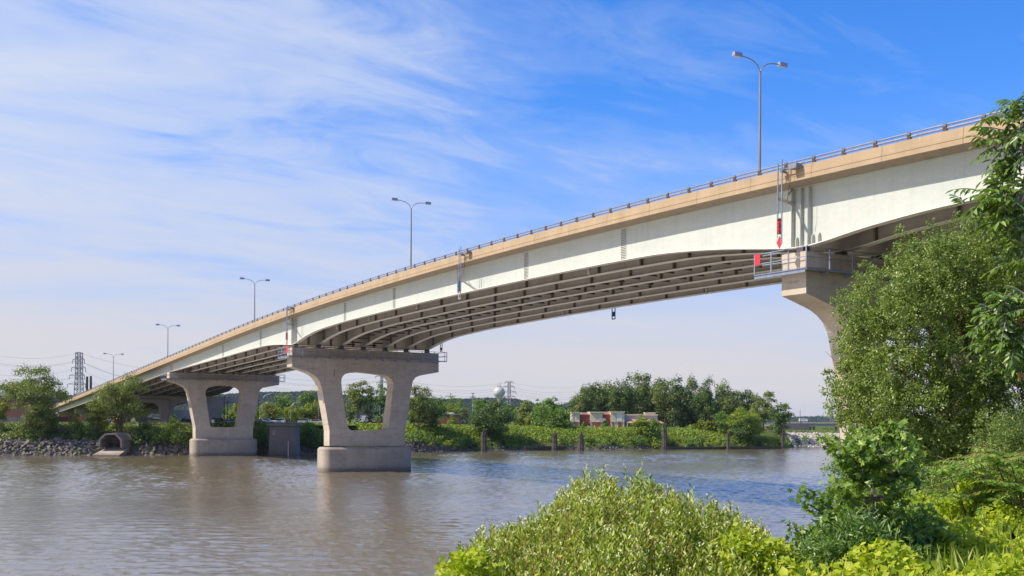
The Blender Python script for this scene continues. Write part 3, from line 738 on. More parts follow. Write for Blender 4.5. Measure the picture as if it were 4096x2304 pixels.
l6 = [(qat(330, n6), qat(360, n6)), (qat(545, n6), qat(580, n6)), (qat(700, n6), qat(770, n6)), (qat(838, n6), qat(870, n6))]
approach_pier(n6, qat(300, n6), qat(880, n6), l6, 'farthest low pier glimpsed under the bridge behind the three legged pier', zc6, 1.8)
# ramp slab widening over those piers
ramp = MB(); ramp.sweep([[BP(n, q, ztop(n)-z) for q, z in ((28.6, 1.25), (28.6+w_, 1.25), (28.6+w_, .3), (28.6, .3))] for n, w_ in ((-38, .3), (-45, 6), (-51, 9.5), (-60, 10.5), (-92, 11))])
tag(ramp.build('bridge_ramp', CONC_SOFFIT), 'concrete ramp slab branching off behind the main bridge over the wide pier', 'ramp')
ag = MB()
for gq in (31, 34.2, 37.4): ag.sweep([[BP(n, gq+a, ztop(n)-z) for a, z in ((-.2, 1.26), (.2, 1.26), (.2, 2.7), (-.2, 2.7))] for n in (-44, -51, -60, -92)])
# low abutment at the foot of the bridge on the left
for nn, lab in ((-92, 'tan concrete bent under the foot of the bridge at far left'), (-84.5, 'tan concrete bent between the bridge foot and the elm on the far bank')):
    zc = ztop(nn)-gdepth(nn)-.1; k = MB(); rt = thing('bridge_bent', lab, 'bridge pier', tuple(BP(nn, 13, 7)))
    k.hexa([BP(nn-.5, .8, 6.5), BP(nn+.5, .8, 6.5), BP(nn+.5, 27, 6.5), BP(nn-.5, 27, 6.5), BP(nn-.5, .8, zc), BP(nn+.5, .8, zc), BP(nn+.5, 27, zc), BP(nn-.5, 27, zc)]); k.build('wall', CONC_TAN, rt)
    k = MB(); k.hexa([BP(nn-.6, .4, zc-.5), BP(nn+.6, .4, zc-.5), BP(nn+.6, 27.4, zc-.5), BP(nn-.6, 27.4, zc-.5), BP(nn-.6, .4, zc+.02), BP(nn+.6, .4, zc+.02), BP(nn+.6, 27.4, zc+.02), BP(nn-.6, 27.4, zc+.02)]); k.build('cap', CONC, rt)

# ------------------------------------------------------------------ deck lamps
def make_lamp():
    r = thing('street_lamp', 'l', 'street lamp'); H = 15.5
    m = MB(); m.tube([(0, 0, 0), (0, 0, 5), (0, 0, 10), (0, 0, H)], [.17, .145, .12, .09], 10); m.build('pole', POLE, r, smooth=True)
    m = MB(); m.tube([(0, 0, 3.95), (0, 0, 4.1)], .21, 10); m.build('collar', POLE, r)
    m = MB(); m.cbox((0, 0, .15), (.5, .5, .3)); m.build('base_plate', POLE, r)
    for s in (-1, 1):
        m = MB(); m.tube([(0, 0, H-.15), (s*.12, 0, H+.25), (s*.45, 0, H+.68), (s*1.0, 0, H+.98), (s*1.7, 0, H+1.12), (s*2.5, 0, H+1.18)], .052, 8); m.build('arm', POLE, r, smooth=True)
        m = MB(); x = s*2.95
        m.hexa([(x-.5, -.2, H+1.02), (x+.5, -.2, H+1.02), (x+.5, .2, H+1.02), (x-.5, .2, H+1.02), (x-.48, -.17, H+1.42), (x+.48, -.17, H+1.42), (x+.48, .17, H+1.42), (x-.48, .17, H+1.42)])
        h = m.build('lamp_head', LAMPB, r)
        m = MB(); m.box((x-.4, -.15, H+.99), (x+.4, .15, H+1.018)); m.build('lens', WHITE, h)
    return r
labs = ['tall twin arm lamp on the bridge nearest the right pier', 'twin arm lamp on the bridge over the middle of the river', 'twin arm lamp on the bridge left of the river pier with the red board',
        'twin arm lamp on the bridge above the far bank pier', 'smallest twin arm lamp on the bridge beside the lattice tower']
L0 = make_lamp()
for i, (px, lab) in enumerate(zip((3034, 1642, 1018, 672, 455), labs)):
    o = L0 if i == 0 else copy_tree(L0)
    a = ray(px, 1300)[0]; Y = (70.6+1.16*14)/(a+.5877); y0 = Y-.5067*14; n = 80.8-y0/2.5
    o.location = BP(n, 14, ztop(n)-.70-(.4 if i == 0 else 0)); o.rotation_euler = (0, 0, BRZ); o['label'] = lab; o['group'] = 'lamps along the bridge'

# ------------------------------------------------------------------ clearance / navigation lights hung from the bridge
def navlight(px, ytop, ybot, q, label, lens, diamond, nst, zarm_px):
    a = ray(px, (ytop+ybot)/2)[0]; Y = (70.6+1.16*q)/(a+.5877); n = 80.8-(Y-.5067*q)/2.5
    b = BP(n, q, 0); zt = ZZ(px, ytop, b.y); zb = ZZ(px, ybot, b.y)
    r = thing('navigation_light', label, 'navigation light', (b.x, b.y, zb), 'navigation lights hung from the bridge')
    d = .22/ST
    for s, lo in ((-1, .9), (1, 0.)):
        m = MB(); m.tube([BP(n+s*d, q, zb+.15+lo), BP(n+s*d, q, zt-(0 if s > 0 else .25))], .06, 6); m.build('mast', GALV, r, smooth=True)
    # upper bracket box on the barrier
    zb2 = ztop(n)-.25
    m = MB(); m.bar(BP(n, q, zb2), BP(n, -.08, zb2), .16); m.bar(BP(n+.5, -.45, zb2+.1), BP(n-.1, -.45, zb2+.1), .12); m.build('bracket', GALV, r)
    m = MB(); p = BP(n+.45, -.40, ztop(n)-.12); m.cbox(p, (.6, .8, .35), BRZ); m.build('winch_box', RAILM, r)
    m = MB(); m.tube([BP(n+.25, -.5, ztop(n)-.3), BP(n+.27, -.5, ztop(n)-1.6), BP(n+.2, -.5, ztop(n)-2.6)], .02, 5); m.build('cable', BLACK, r)
    za = zarm_px
    m = MB(); m.bar(BP(n-.1, q+.1, za), BP(nst, GQ[0]-.05, za-.1), .2); m.bar(BP((n*1.5+nst)/2.5, (q*1.5+GQ[0])/2.5, za), BP(nst-.03, GQ[0]-.05, za+1.25), .11); m.build('arm', PAINT_IN, r)
    # lamp: two stacked lenses in a cage
    zl = zb+1.0
    m = MB(); m.lathe([(.16, 0), (.19, .06), (.19, .42), (.1, .46)], BP(n-.0, q, zl), 12); h = m.build('lens', lens, r, smooth=True)
    m = MB(); m.lathe([(.16, 0), (.19, .06), (.19, .42), (.1, .46)], BP(n-.0, q, zl+.52), 12); m.build('lens', lens, r, smooth=True)
    m = MB(); m.lathe([(.2, 0), (.22, .03), (.2, .07)], BP(n, q, zl-.07), 12); m.lathe([(.2, 0), (.22, .03), (.2, .07)], BP(n, q, zl+.45), 12); m.lathe([(.2, 0), (.22, .03), (.08, .16)], BP(n, q, zl+.98), 12)
    for s in (-1, 1): m.tube([BP(n+s*.085, q, zl-.35), BP(n+s*.085, q, zl+1.2)], .022, 5)
    m.build('cage', BLACK, r)
    if diamond:
        m = MB(); c = [(0, -.5), (.27, 0), (0, .5), (-.27, 0)]; zc = zb+.3
        m.sweep([[BP(n+x/ST*1.1, q-.03, zc+y*.95) for x, y in c], [BP(n+x/ST*1.1, q+.03, zc+y*.95) for x, y in c]]); m.build('diamond_marker', RED, r)
    else:
        m = MB(); c = [(-.2, -.35), (.2, -.35), (.2, .3), (-.2, .3)]
        for i in range(4): m.bar(BP(n+c[i][0]/ST, q, zb+.35+c[i][1]), BP(n+c[(i+1) % 4][0]/ST, q, zb+.35+c[(i+1) % 4][1]), .05)
        m.build('end_frame', WHITE, r)
    return r
navlight(3119, 640, 985, -.7, 'red navigation light with red diamond hanging beside the nearest right pier', REDL, True, PN['P10']-.34, ZZ(3150, 812, 86))
navlight(1839, 986, 1196, -.7, 'blue green navigation light hanging at the middle of the main span', BLUEL, False, 27.2, ZZ(1860, 1100, 133))
navlight(1147.5, 1222, 1381, -.7, 'small red navigation light with diamond hanging above the river pier', REDL, True, PN['P8']-.34, ZZ(1160, 1298, 186))
def hang(px, y0, y1, q, label, lens):
    a = ray(px, y0)[0]; Y = (70.6+1.16*q)/(a+.5877); n = 80.8-(Y-.5067*q)/2.5; b = BP(n, q, 0); z1 = ZZ(px, y1, b.y); z0 = ZZ(px, y0, b.y)
    r = thing('navigation_light', label, 'navigation light', (b.x, b.y, z1), 'navigation lights hung from the bridge'); h = z0-z1
    m = MB()
    for s in (-1, 1): m.bar(BP(n+s*.12, q, z1), BP(n+s*.12, q, z0+1.2), .1)
    m.bar(BP(n-.12, q, z1), BP(n+.12, q, z1), .1); m.bar(BP(n-.12, q, z1+h*.35), BP(n+.12, q, z1+h*.35), .1); m.build('cage', BLACK, r)
    m = MB(); m.lathe([(.15, 0), (.2, .05), (.2, h*.4), (.1, h*.45)], BP(n, q, z1+h*.4), 12); m.build('lens', lens, r, smooth=True)
    return r
hang(2454.5, 1241, 1276, 28.8, 'navigation light dangling from the far edge of the bridge at midspan', BLUEL)
hang(1765, 1388, 1405, 28.8, 'tiny navigation marker dangling over the right end of the river pier', BLACK)

# ------------------------------------------------------------------ rocks
def rock_proto(seed, name='rock'):
    bm = bmesh.new(); bmesh.ops.create_icosphere(bm, subdivisions=3, radius=.5); r = random.Random(seed)
    cuts = [(Vector((r.gauss(0, 1), r.gauss(0, 1), r.gauss(0, 1))).normalized(), r.uniform(.17, .36)) for _ in range(13)]
    for v in bm.verts:
        for nrm, d in cuts:
            k = v.co.dot(nrm)
            if k > d: v.co -= nrm*(k-d)
        v.co += Vector((r.gauss(0, .004), r.gauss(0, .004), r.gauss(0, .004)))
    me = bpy.data.meshes.new(name); bm.to_mesh(me); bm.free(); me.materials.append(ROCK); return me
RP = [rock_proto(i) for i in range(7)]
rr = random.Random(3); nr = 0
def place_rock(X, Y, z, s, lab, grp):
    global nr
    o = bpy.data.objects.new('riprap_rock', RP[nr % 7]); nr += 1; COL.objects.link(o); o.location = (X, Y, z)
    o.scale = (s*rr.uniform(.85, 1.5), s*rr.uniform(.8, 1.2), s*rr.uniform(.6, 1.0)); o.rotation_euler = (rr.uniform(-.5, .5), rr.uniform(-.5, .5), rr.uniform(0, 6.28))
    tag(o, lab, 'rock', grp)
for row in range(6):
    px = -15
    while px < 770:
        s = rr.choice((.9, 1.1, 1.3, 1.6, 2.0))*rr.uniform(.85, 1.15)*(1.15 if px > 520 else 1)
        d = [.1, 1.0, 1.9, 2.9, 4.1, 5.4][row]+rr.uniform(-.3, .3); X = XX(px, 262); Y = float(shore(X))+d
        if not (395 < px < 515) and nr < 285: place_rock(X, Y, zfar(X, Y)+.15, s, 'grey riprap boulder piled on the left bank at the water', 'riprap boulders on the left bank')
        px += s*4378/262*rr.uniform(.75, .95)
def rock_stuff(name, label, n, fn, size, mt, seed):
    r = np.random.default_rng(seed); pv = []
    for me in RP:
        a = np.empty(len(me.vertices)*3, np.float32); me.vertices.foreach_get('co', a); pv.append(a.reshape(-1, 3))
    tri = [np.array([p.vertices[:] for p in me.polygons], np.int32) for me in RP]
    Vs = []; Fs = []; off = 0
    for i in range(n):
        X, Y, z = fn(r); k = i % 7; s = r.uniform(*size); v = pv[k]*s*np.array([r.uniform(.9, 1.5), 1, r.uniform(.6, 1)])
        a = r.uniform(0, 6.28); ca, sa = math.cos(a), math.sin(a); b = r.uniform(-.6, .6); cb, sb = math.cos(b), math.sin(b)
        v = v @ np.array([[1, 0, 0], [0, cb, -sb], [0, sb, cb]]) @ np.array([[ca, -sa, 0], [sa, ca, 0], [0, 0, 1]])
        Vs.append(v+np.array([X, Y, z])); Fs.append(tri[k]+off); off += len(v)
    return tag(npmesh(name, np.concatenate(Vs), np.concatenate(Fs), mt), label, 'riprap', kind='stuff')
def bankfn(pa, pb, dmax, Yg):
    def f(r):
        X = XX(r.uniform(pa, pb), Yg); d = r.uniform(-.2, dmax); Y = float(shore(X))+d; return X, Y, zfar(X, Y)+.05
    return f
def rf(r):
    px = r.uniform(1560, 1800); Yg = 298; X = XX(px, Yg); d = r.uniform(-.2, np.interp(px, [1560, 1660, 1800], [7.5, 6., 1.6])); Y = float(shore(X))+d; return X, Y, zfar(X, Y)+.05
rock_stuff('riprap', 'smaller stones packed between the boulders of the left bank', 1100, bankfn(-40, 780, 6.2, 262), (.4, 1.0), ROCK, 4)
rock_stuff('riprap', 'broken stone spilling down the bank right of the river pier', 900, rf, (.45, 1.0), ROCK, 5)
rock_stuff('riprap', 'thin strip of dark stones along the waterline below the green bank', 1500, lambda r: bankfn(1780, 2660, 2.2, 335)(r), (.4, .9), ROCK, 6)
rock_stuff('riprap', 'stones at the foot of the bank around the old pier stub', 420, lambda r: bankfn(1010, 1290, 3.0, 276)(r), (.7, 1.4), ROCK, 7)
def rv(r):
    px = r.uniform(3128, 3520); d = r.uniform(-.5, 15); X = XX(px, 412); Y = float(shore(X))+d; return X, Y, zfar(X, Y)+.15
rock_stuff('rock_revetment', 'pale limestone revetment across the inlet at far right', 2300, rv, (.7, 1.6), ROCK_PALE, 8)

# ------------------------------------------------------------------ far trees and shrubs
def crown_pts(r, Wd, Ht, z0, style, leaf, dens=1., clump=1.):
    a = Wd/2; c = Ht/2; K = {'round': 52, 'tall': 64, 'spread': 56, 'shrub': 30, 'cone': 34, 'willow': 60}[style]
    P = []; N = []; cen = []
    for i in range(K):
        for _ in range(20):
            d = unit(r.normal(0, 1, 3)); rad = r.uniform(.12, .84)**.65
            if style == 'shrub': d[2] = abs(d[2])
            h = d[2]*rad
            wz = {'round': 1., 'tall': 1-.12*h, 'spread': 1.05, 'shrub': 1., 'cone': max(.12, .62-.55*h), 'willow': 1.}[style]
            p = np.array([d[0]*rad*a*wz, d[1]*rad*a*wz, h*c])
            if style == 'cone' or True: break
        sc = min(a, c*1.3)*r.uniform(.22, .42)*clump*(1.3 if style == 'tall' else 1)*(.8 if style == 'cone' else 1)
        cen.append((p, sc))
        n = int(max(14, dens*4*math.pi*sc*sc*.70/(leaf*leaf)))
        dd = unit(r.normal(0, 1, (n, 3))); dd[:, 2] = np.where(dd[:, 2] < -.3, -dd[:, 2]*.6, dd[:, 2]); rd = r.uniform(.45, 1.12, (n, 1))
        stretch = np.array([1, 1, .78]) if style != 'tall' else np.array([.85, .85, 1.2])
        if style == 'willow': stretch = np.array([.85, .85, 1.25])
        q = p+dd*sc*rd*stretch
        P.append(q); N.append(unit(dd*.8+r.normal(0, .55, (n, 3))+np.array([0, 0, .35])))
    P = np.concatenate(P); N = np.concatenate(N)
    zmin, zmax = np.percentile(P[:, 2], 1), np.percentile(P[:, 2], 99.3); P[:, 2] = z0+(P[:, 2]-zmin)/(zmax-zmin)*Ht
    ax = np.percentile(np.abs(P[:, 0]), 98.8); P[:, :2] *= a/ax*1.02
    cs = [(np.array([p[0]*a/ax, p[1]*a/ax, z0+(p[2]-zmin)/(zmax-zmin)*Ht]), s) for p, s in cen]
    return P, N, cs
tid = [100]
def tree(name, label, x0, x1, ytop, ybase, Y, style, mt, crown=.25, group='trees on the far bank', cat='tree', bark=BARK, dens=1., zbase=None, leafk=1., clump=1., trunk=True):
    """x0..x1 crown extent, ytop crown top, ybase crown bottom (photo px); crown = share of the height left to bare trunk"""
    tid[0] += 1; r = np.random.default_rng(tid[0]); px = (x0+x1)/2; X = XX(px, Y); Wd = (x1-x0)/F*Y; zt = ZZ(px, ytop, Y); zb = ZZ(px, ybase, Y)
    g = zfar(X, Y) if zbase is None else zbase
    root = thing(name, label, cat, (X, Y, g-.15), group)
    leaf = max(.16, .00125*Y)*leafk
    P, N, cs = crown_pts(r, Wd, zt-zb, zb, style, leaf, dens, clump); n = len(P)
    P = P+np.array([X, Y, 0]); A = np.cross(N, r.normal(0, 1, N.shape))
    s = r.uniform(.7, 1.3, n)*leaf
    leafmesh('crown' if cat == 'tree' else 'foliage', P, A, N, s, s*r.uniform(.6, 1., n), mt, root, kind='tuft')
    if trunk:
        m = MB(); H = max(zb-g, .1)+(zt-zb)*.5; lean = r.normal(0, .03)*H; rt = max(.12, min(.45, Wd*.03)); b0 = Vector((X, Y, g-.3)); tp = Vector((X+lean, Y, g+H))
        ft = b0.lerp(tp, .45 if crown > .1 else .2)
        m.tube([b0, b0.lerp(ft, .5), ft, tp], [rt*1.25, rt, rt*.8, rt*.3], 7)
        for p, s_ in sorted(cs, key=lambda c: -c[1])[:12]:
            e = Vector((X+p[0], Y+p[1], p[2])); st = b0.lerp(tp, min(.85, .35+.4*random.Random(int(p[0]*1000)).random()))
            if e.z > st.z-.5: m.tube([st, st.lerp(e, .5)+Vector((0, 0, .3)), e], [rt*.4, rt*.25, rt*.1], 5)
        m.build('trunk' if cat == 'tree' else 'stem', bark, root, smooth=True)
    return root
T = tree
# left bank
T('elm_tree', 'large dark green elm on the left bank in front of the brick building', 24, 274, 1472, 1672, 268, 'round', F_OLIVE, dens=.85, clump=.8)
T('elm_tree', 'lower leafy skirt tree beneath the large left bank elm', 92, 222, 1630, 1752, 266, 'willow', F_OLIVE, dens=.9)
T('tree', 'yellow green tree cut by the left edge of the picture', -50, 33, 1606, 1700, 268, 'round', F_YEL)
T('elm_tree', 'round elm on the left bank in front of the bridge foot', 376, 592, 1503, 1672, 271, 'round', F_OLIVE, dens=.85, clump=.8)
T('tree', 'small yellow green tree under the left side of the round elm', 348, 436, 1612, 1712, 270, 'round', F_YEL)
T('tree', 'pale green sapling leaning beside the trunk of the round elm', 440, 500, 1640, 1716, 272, 'round', F_YEL, dens=.7)
grp = 'shrubs along the far bank'
def S(label, x0, x1, yt, yb, Y, mt, **kw): return tree('shrub', label, x0, x1, yt, yb, Y, 'shrub', mt, group=grp, cat='shrub', **kw)
S('dark shrub at the left edge above the boulders', -30, 60, 1706, 1768, 268, F_DARK)
S('low dark shrub beside the leafy skirt tree', 40, 120, 1702, 1775, 268, F_MID)
S('wide dark shrub right of the large elm above the boulders', 190, 292, 1690, 1775, 268, F_DARK)
S('bushy bright shrub left of the culvert', 268, 362, 1662, 1765, 268, F_MID)
S('tall dark shrub touching the left side of the culvert', 330, 418, 1646, 1778, 269, F_DARK)
S('trailing green shrub on the bank beneath the large elm', 100, 200, 1716, 1784, 266, F_MID)
S('dark shrub right of the culvert above the boulders', 503, 590, 1708, 1778, 269, F_DARK)
S('dark shrub between the culvert and the far bank pier', 570, 648, 1706, 1774, 269, F_DARK)
S('leafy shrub with bright tips beside the far bank pier', 640, 748, 1690, 1772, 270, F_MID)
S('small upright sapling top behind the leafy shrub', 676, 724, 1662, 1712, 271, F_BRIGHT)
S('small shrub at the foot of the round elm', 540, 618, 1684, 1740, 271, F_DARK)
# behind, between the piers
S('dense green shrub right of the far bank pier', 1006, 1078, 1694, 1760, 280, F_MID)
S('dark hanging shrub below the pier in front of the old stub', 1014, 1082, 1728, 1800, 277, F_DARK)
S('broad sunlit shrub between the old stub and the river pier', 1188, 1290, 1686, 1762, 284, F_MID)
S('dark vine covered shrub on the slope left of the river pier', 1196, 1300, 1722, 1800, 283, F_DARK)
T('tree', 'yellowish tree nearest the far bank pier across the car park', 1035, 1127, 1612, 1694, 390, 'round', F_YEL)
T('tree', 'tall green tree standing behind the yellowish tree', 1092, 1182, 1575, 1680, 520, 'round', F_MID)
T('tree', 'olive tree in the middle of the car park strip', 1118, 1216, 1625, 1694, 395, 'round', F_YEL)
T('tree', 'high crowned tree left of the river pier leg', 1186, 1264, 1564, 1650, 560, 'round', F_MID)
T('tree', 'olive tree touching the left leg of the river pier', 1206, 1300, 1608, 1696, 398, 'round', F_YEL)
T('tree', 'small yellow tree in the opening of the far bank pier', 904, 944, 1645, 1694, 400, 'round', F_YEL)
T('tree', 'tall pale tree at the right of the far bank pier opening', 925, 968, 1594, 1690, 430, 'round', F_YEL)
T('tree', 'darker round tree in the far bank pier opening', 876, 918, 1612, 1690, 460, 'round', F_MID)
T('tree', 'wide tree low behind the far bank pier opening', 895, 962, 1626, 1694, 480, 'spread', F_OLIVE)
for i, (a, b, yt, lab) in enumerate([(1000, 1050, 1630, 'dark tree crown just right of the far bank pier'), (1150, 1240, 1650, 'low dark tree row left of the river pier'), (1040, 1110, 1650, 'low tree behind the green road sign')]):
    T('tree', lab, a, b, yt, 1700, 470+i*12, 'round', F_MID)
# in the window of the tall pier and just right of it
T('tree', 'open crowned tree seen through the opening of the tall pier', 1372, 1484, 1526, 1680, 318, 'round', F_OLIVE, dens=.75, bark=BARK_PALE)
T('tree', 'dark narrow tree at the middle of the pier opening', 1446, 1512, 1545, 1690, 322, 'round', F_DARK, dens=.9)
T('tree', 'pale willow at the right side of the pier opening', 1492, 1552, 1536, 1690, 326, 'willow', F_MID)
T('tree', 'small dark tree at the left foot of the pier opening', 1380, 1420, 1610, 1700, 330, 'round', F_DARK)
T('willow_tree', 'willow right of the tall pier with bare lower trunk', 1626, 1724, 1544, 1672, 312, 'willow', F_OLIVE, dens=.85)
T('tree', 'dark spreading tree right of the willow over the green bank', 1664, 1790, 1592, 1700, 322, 'spread', F_DARK, dens=.95)
T('tree', 'slender dark tree at the right edge of the tall pier', 1630, 1680, 1612, 1700, 316, 'willow', F_DARK)
T('tree', 'round green tree behind the dark spreading tree', 1752, 1826, 1583, 1680, 470, 'round', F_MID)
T('tree', 'smaller green tree left of the steel pole pylon', 1816, 1862, 1595, 1690, 480, 'round', F_MID)
T('tree', 'yellow green tree above the brown brick building', 1782, 1836, 1614, 1690, 440, 'round', F_YEL)
T('tree', 'olive tree right of the brown brick building', 1824, 1880, 1626, 1696, 445, 'round', F_OLIVE)
T('tree', 'thin pale tree in front of the brown brick building', 1790, 1832, 1656, 1704, 380, 'cone', F_YEL, dens=.8)
T('tree', 'big round dark tree behind the timber piles below the water tower', 1880, 2050, 1610, 1740, 334, 'round', F_DARK, dens=1.05)
T('tree', 'trees rising behind the big round tree at left', 1892, 1950, 1597, 1660, 460, 'round', F_MID)
T('tree', 'tree top right of the water tower stem', 2000, 2062, 1612, 1690, 455, 'round', F_MID)
T('tree', 'dark green tree between the big round tree and the bushy pair', 2056, 2144, 1607, 1700, 440, 'round', F_OLIVE)
T('tree', 'distant tree line crown left of the cottonwoods', 2118, 2170, 1600, 1690, 480, 'round', F_MID)
T('tree', 'broad distant tree left of the cottonwood grove', 2150, 2258, 1594, 1690, 500, 'round', F_MID)
T('tree', 'mid sized tree on the bank left of the cream building', 2124, 2290, 1626, 1726, 362, 'spread', F_MID, dens=.9)
T('tree', 'dark lower tree under the mid sized tree near the cream building', 2180, 2284, 1660, 1738, 366, 'round', F_DARK)
T('tree', 'small yellow tree on the grass in front of the dark green tree', 2052, 2100, 1668, 1720, 372, 'round', F_YEL)
T('tree', 'second small yellow tree left of the mid sized tree', 2092, 2142, 1664, 1720, 376, 'round', F_YEL)
T('tree', 'far tree behind the left corner of the cream building', 2256, 2312, 1606, 1700, 500, 'round', F_DARK)
# cottonwood grove: tall trunks behind the cream building
gr = 'tall cottonwoods behind the cream and red building'
cw = [(2298, 2366, 1556, 'leftmost'), (2340, 2420, 1538, 'second from left'), (2396, 2462, 1533, 'third from left'), (2446, 2526, 1512, 'fourth from left'), (2506, 2578, 1500, 'highest'), (2560, 2634, 1504, 'sixth from left'),
      (2624, 2700, 1520, 'seventh from left'), (2690, 2752, 1515, 'eighth from left'), (2740, 2808, 1514, 'ninth from left'), (2796, 2862, 1520, 'tenth from left'), (2866, 2948, 1538, 'eleventh from left, leaning right'), (2950, 3012, 1566, 'narrow last but one')]
for i, (a, b, yt, w_) in enumerate(cw):
    T('cottonwood_tree', w_+' of the tall cottonwoods behind the cream and red building', a-20, b+20, yt, 1700, 470+(i % 3)*12, 'tall', F_DARK if i % 2 else F_OLIVE, group=gr, dens=1., clump=.85, bark=BARK_PALE)
for i, (a, b, yt) in enumerate([(2400, 2480, 1630), (2470, 2550, 1640), (2540, 2620, 1640), (2610, 2700, 1610), (2690, 2780, 1622), (2760, 2850, 1600), (2840, 2930, 1612), (2900, 2990, 1600), (2960, 3030, 1610), (2440, 2530, 1580), (2540, 2640, 1575), (2640, 2740, 1580), (2740, 2840, 1585)]):
    T('tree', 'shaded understorey tree number %s from the left beneath the cottonwoods' % ['one', 'two', 'three', 'four', 'five', 'six', 'seven', 'eight', 'nine', 'ten', 'eleven', 'twelve', 'thirteen'][i], a, b, yt, 1704, 492+(i % 2)*8, 'round', F_DARK, group='understorey of the cottonwood grove')
T('tree', 'full green tree right of the cottonwoods near the inlet', 3002, 3106, 1569, 1712, 405, 'round', F_OLIVE)
T('tree', 'dark round tree at the right end of the far bank', 3078, 3172, 1616, 1738, 392, 'round', F_DARK)
T('tree', 'pale round tree on the bank right of the grassy strip', 2912, 3052, 1637, 1740, 380, 'spread', F_BRIGHT)
T('tree', 'dark low tree under the pale round tree', 2920, 3020, 1668, 1766, 376, 'round', F_DARK)
T('tree', 'mid green tree left of the pale round tree', 2856, 2928, 1650, 1722, 384, 'round', F_MID)
T('tree', 'slim yellow sapling tallest in the row by the grass', 2818, 2850, 1682, 1722, 386, 'round', F_YEL)
T('tree', 'slim yellow sapling left in the row by the grass', 2786, 2822, 1680, 1722, 388, 'round', F_YEL)
T('tree', 'leftmost small sapling in the row by the grass', 2758, 2794, 1696, 1726, 388, 'round', F_BRIGHT)
T('tree', 'slim yellow sapling right in the row by the grass', 2846, 2872, 1684, 1724, 386, 'round', F_YEL)
T('tree', 'leafy bank tree in front of the tiled roof porch', 2526, 2610, 1664, 1726, 364, 'round', F_BRIGHT)
T('tree', 'darker bank tree left of the tall timber piles', 2588, 2650, 1676, 1740, 362, 'round', F_MID)
T('tree', 'small ornamental tree by the dark awning', 2404, 2430, 1682, 1722, 405, 'round', F_MID, dens=.8)
T('tree', 'thin ornamental tree at the red bay', 2322, 2344, 1690, 1722, 405, 'cone', F_MID, dens=.8)
T('spruce_tree', 'blue green spruce beside the tiny brick hut', 1857, 1876, 1682, 1713, 385, 'cone', F_SPRUCE, cat='tree')
# shrub band on the slope of the far bank: individual bushes
rb = random.Random(12); words = ['low', 'broad', 'dense', 'rounded', 'ragged', 'leafy', 'tall', 'spreading', 'clumped', 'sprawling']
spots = []
px = 1655
while px < 3120:
    w_ = rb.choice((48, 62, 80, 104, 130)); spots.append((px-w_/2, px+w_/2)); px += w_*.52
for i, (a, b) in enumerate(spots):
    c = (a+b)/2; Yb = float(shore(XX(c, 345)))
    lo = np.interp(c, [1650, 1700, 1760, 1850, 2100, 2300, 2650, 3120], [1752, 1772, 1786, 1794, 1790, 1790, 1786, 1786])
    hi = np.interp(c, [1650, 1800, 2000, 2200, 2400, 2600, 2760, 3000, 3120], [1722, 1722, 1728, 1722, 1716, 1712, 1726, 1742, 1738])+rb.uniform(-5, 17)
    near = ('right of the tall pier', 'near the pier side timber piles', 'below the big round tree', 'below the bushy bank tree', 'between the timber piles', 'below the cream building', 'left of the tall timber piles', 'right of the tall timber piles', 'below the row of saplings', 'near the right hand piles')[min(9, int((c-1650)/148))]
    gkey = 'shrub band '+near
    if i % 6 == 4: hi += 14
    tree('shrub', 'bank shrub '+near+', upper half of the green slope', a, b, hi, (hi+lo)/2+12, Yb+11+rb.uniform(0, 3), 'shrub', [F_BRIGHT, F_MID, F_YEL, F_BRIGHT][i % 4], group=gkey, cat='shrub', trunk=False, dens=.9)
    tree('shrub', 'bank shrub '+near+', lower half down to the stones', a+12, b+20, (hi+lo)/2-12, lo, Yb+5.5, 'shrub', [F_MID, F_DARK, F_BRIGHT][i % 3], group=gkey+' low', cat='shrub', trunk=False, dens=.9)
# low growth over the plateau edge and slope
r = np.random.default_rng(77)
def scatter_cover(n, pa, pb, Yg, d0, d1, size, mt, label, seed, name='grass', zoff=.2):
    r = np.random.default_rng(seed); px = r.uniform(pa, pb, n); X = np.array([XX(p, Yg) for p in px]); Y = shore(X)+r.uniform(d0, d1, n); Z = far_z(X, Y)+r.uniform(0, zoff*2, n)
    N = unit(r.normal(0, .6, (n, 3))+np.array([0, -.3, .9])); s = r.uniform(.6, 1.2, n)*size
    tag(leafmesh(name, np.stack([X, Y, Z], 1), np.cross(N, r.normal(0, 1, (n, 3))), N, s, s, mt, kind='tuft'), label, 'ground cover', kind='stuff')
scatter_cover(26000, -60, 1000, 266, 6.3, 24, .55, F_OLIVE, 'dry green weeds over the top of the left bank', 1, 'ground_cover')
scatter_cover(30000, 1000, 3140, 340, 4, 26, .6, F_BRIGHT, 'bright weeds covering the slope of the far bank', 2, 'ground_cover', .35)
scatter_cover(6000, 3110, 3560, 410, 24, 60, .7, F_OLIVE, 'grass above the pale revetment at far right', 3, 'grass')

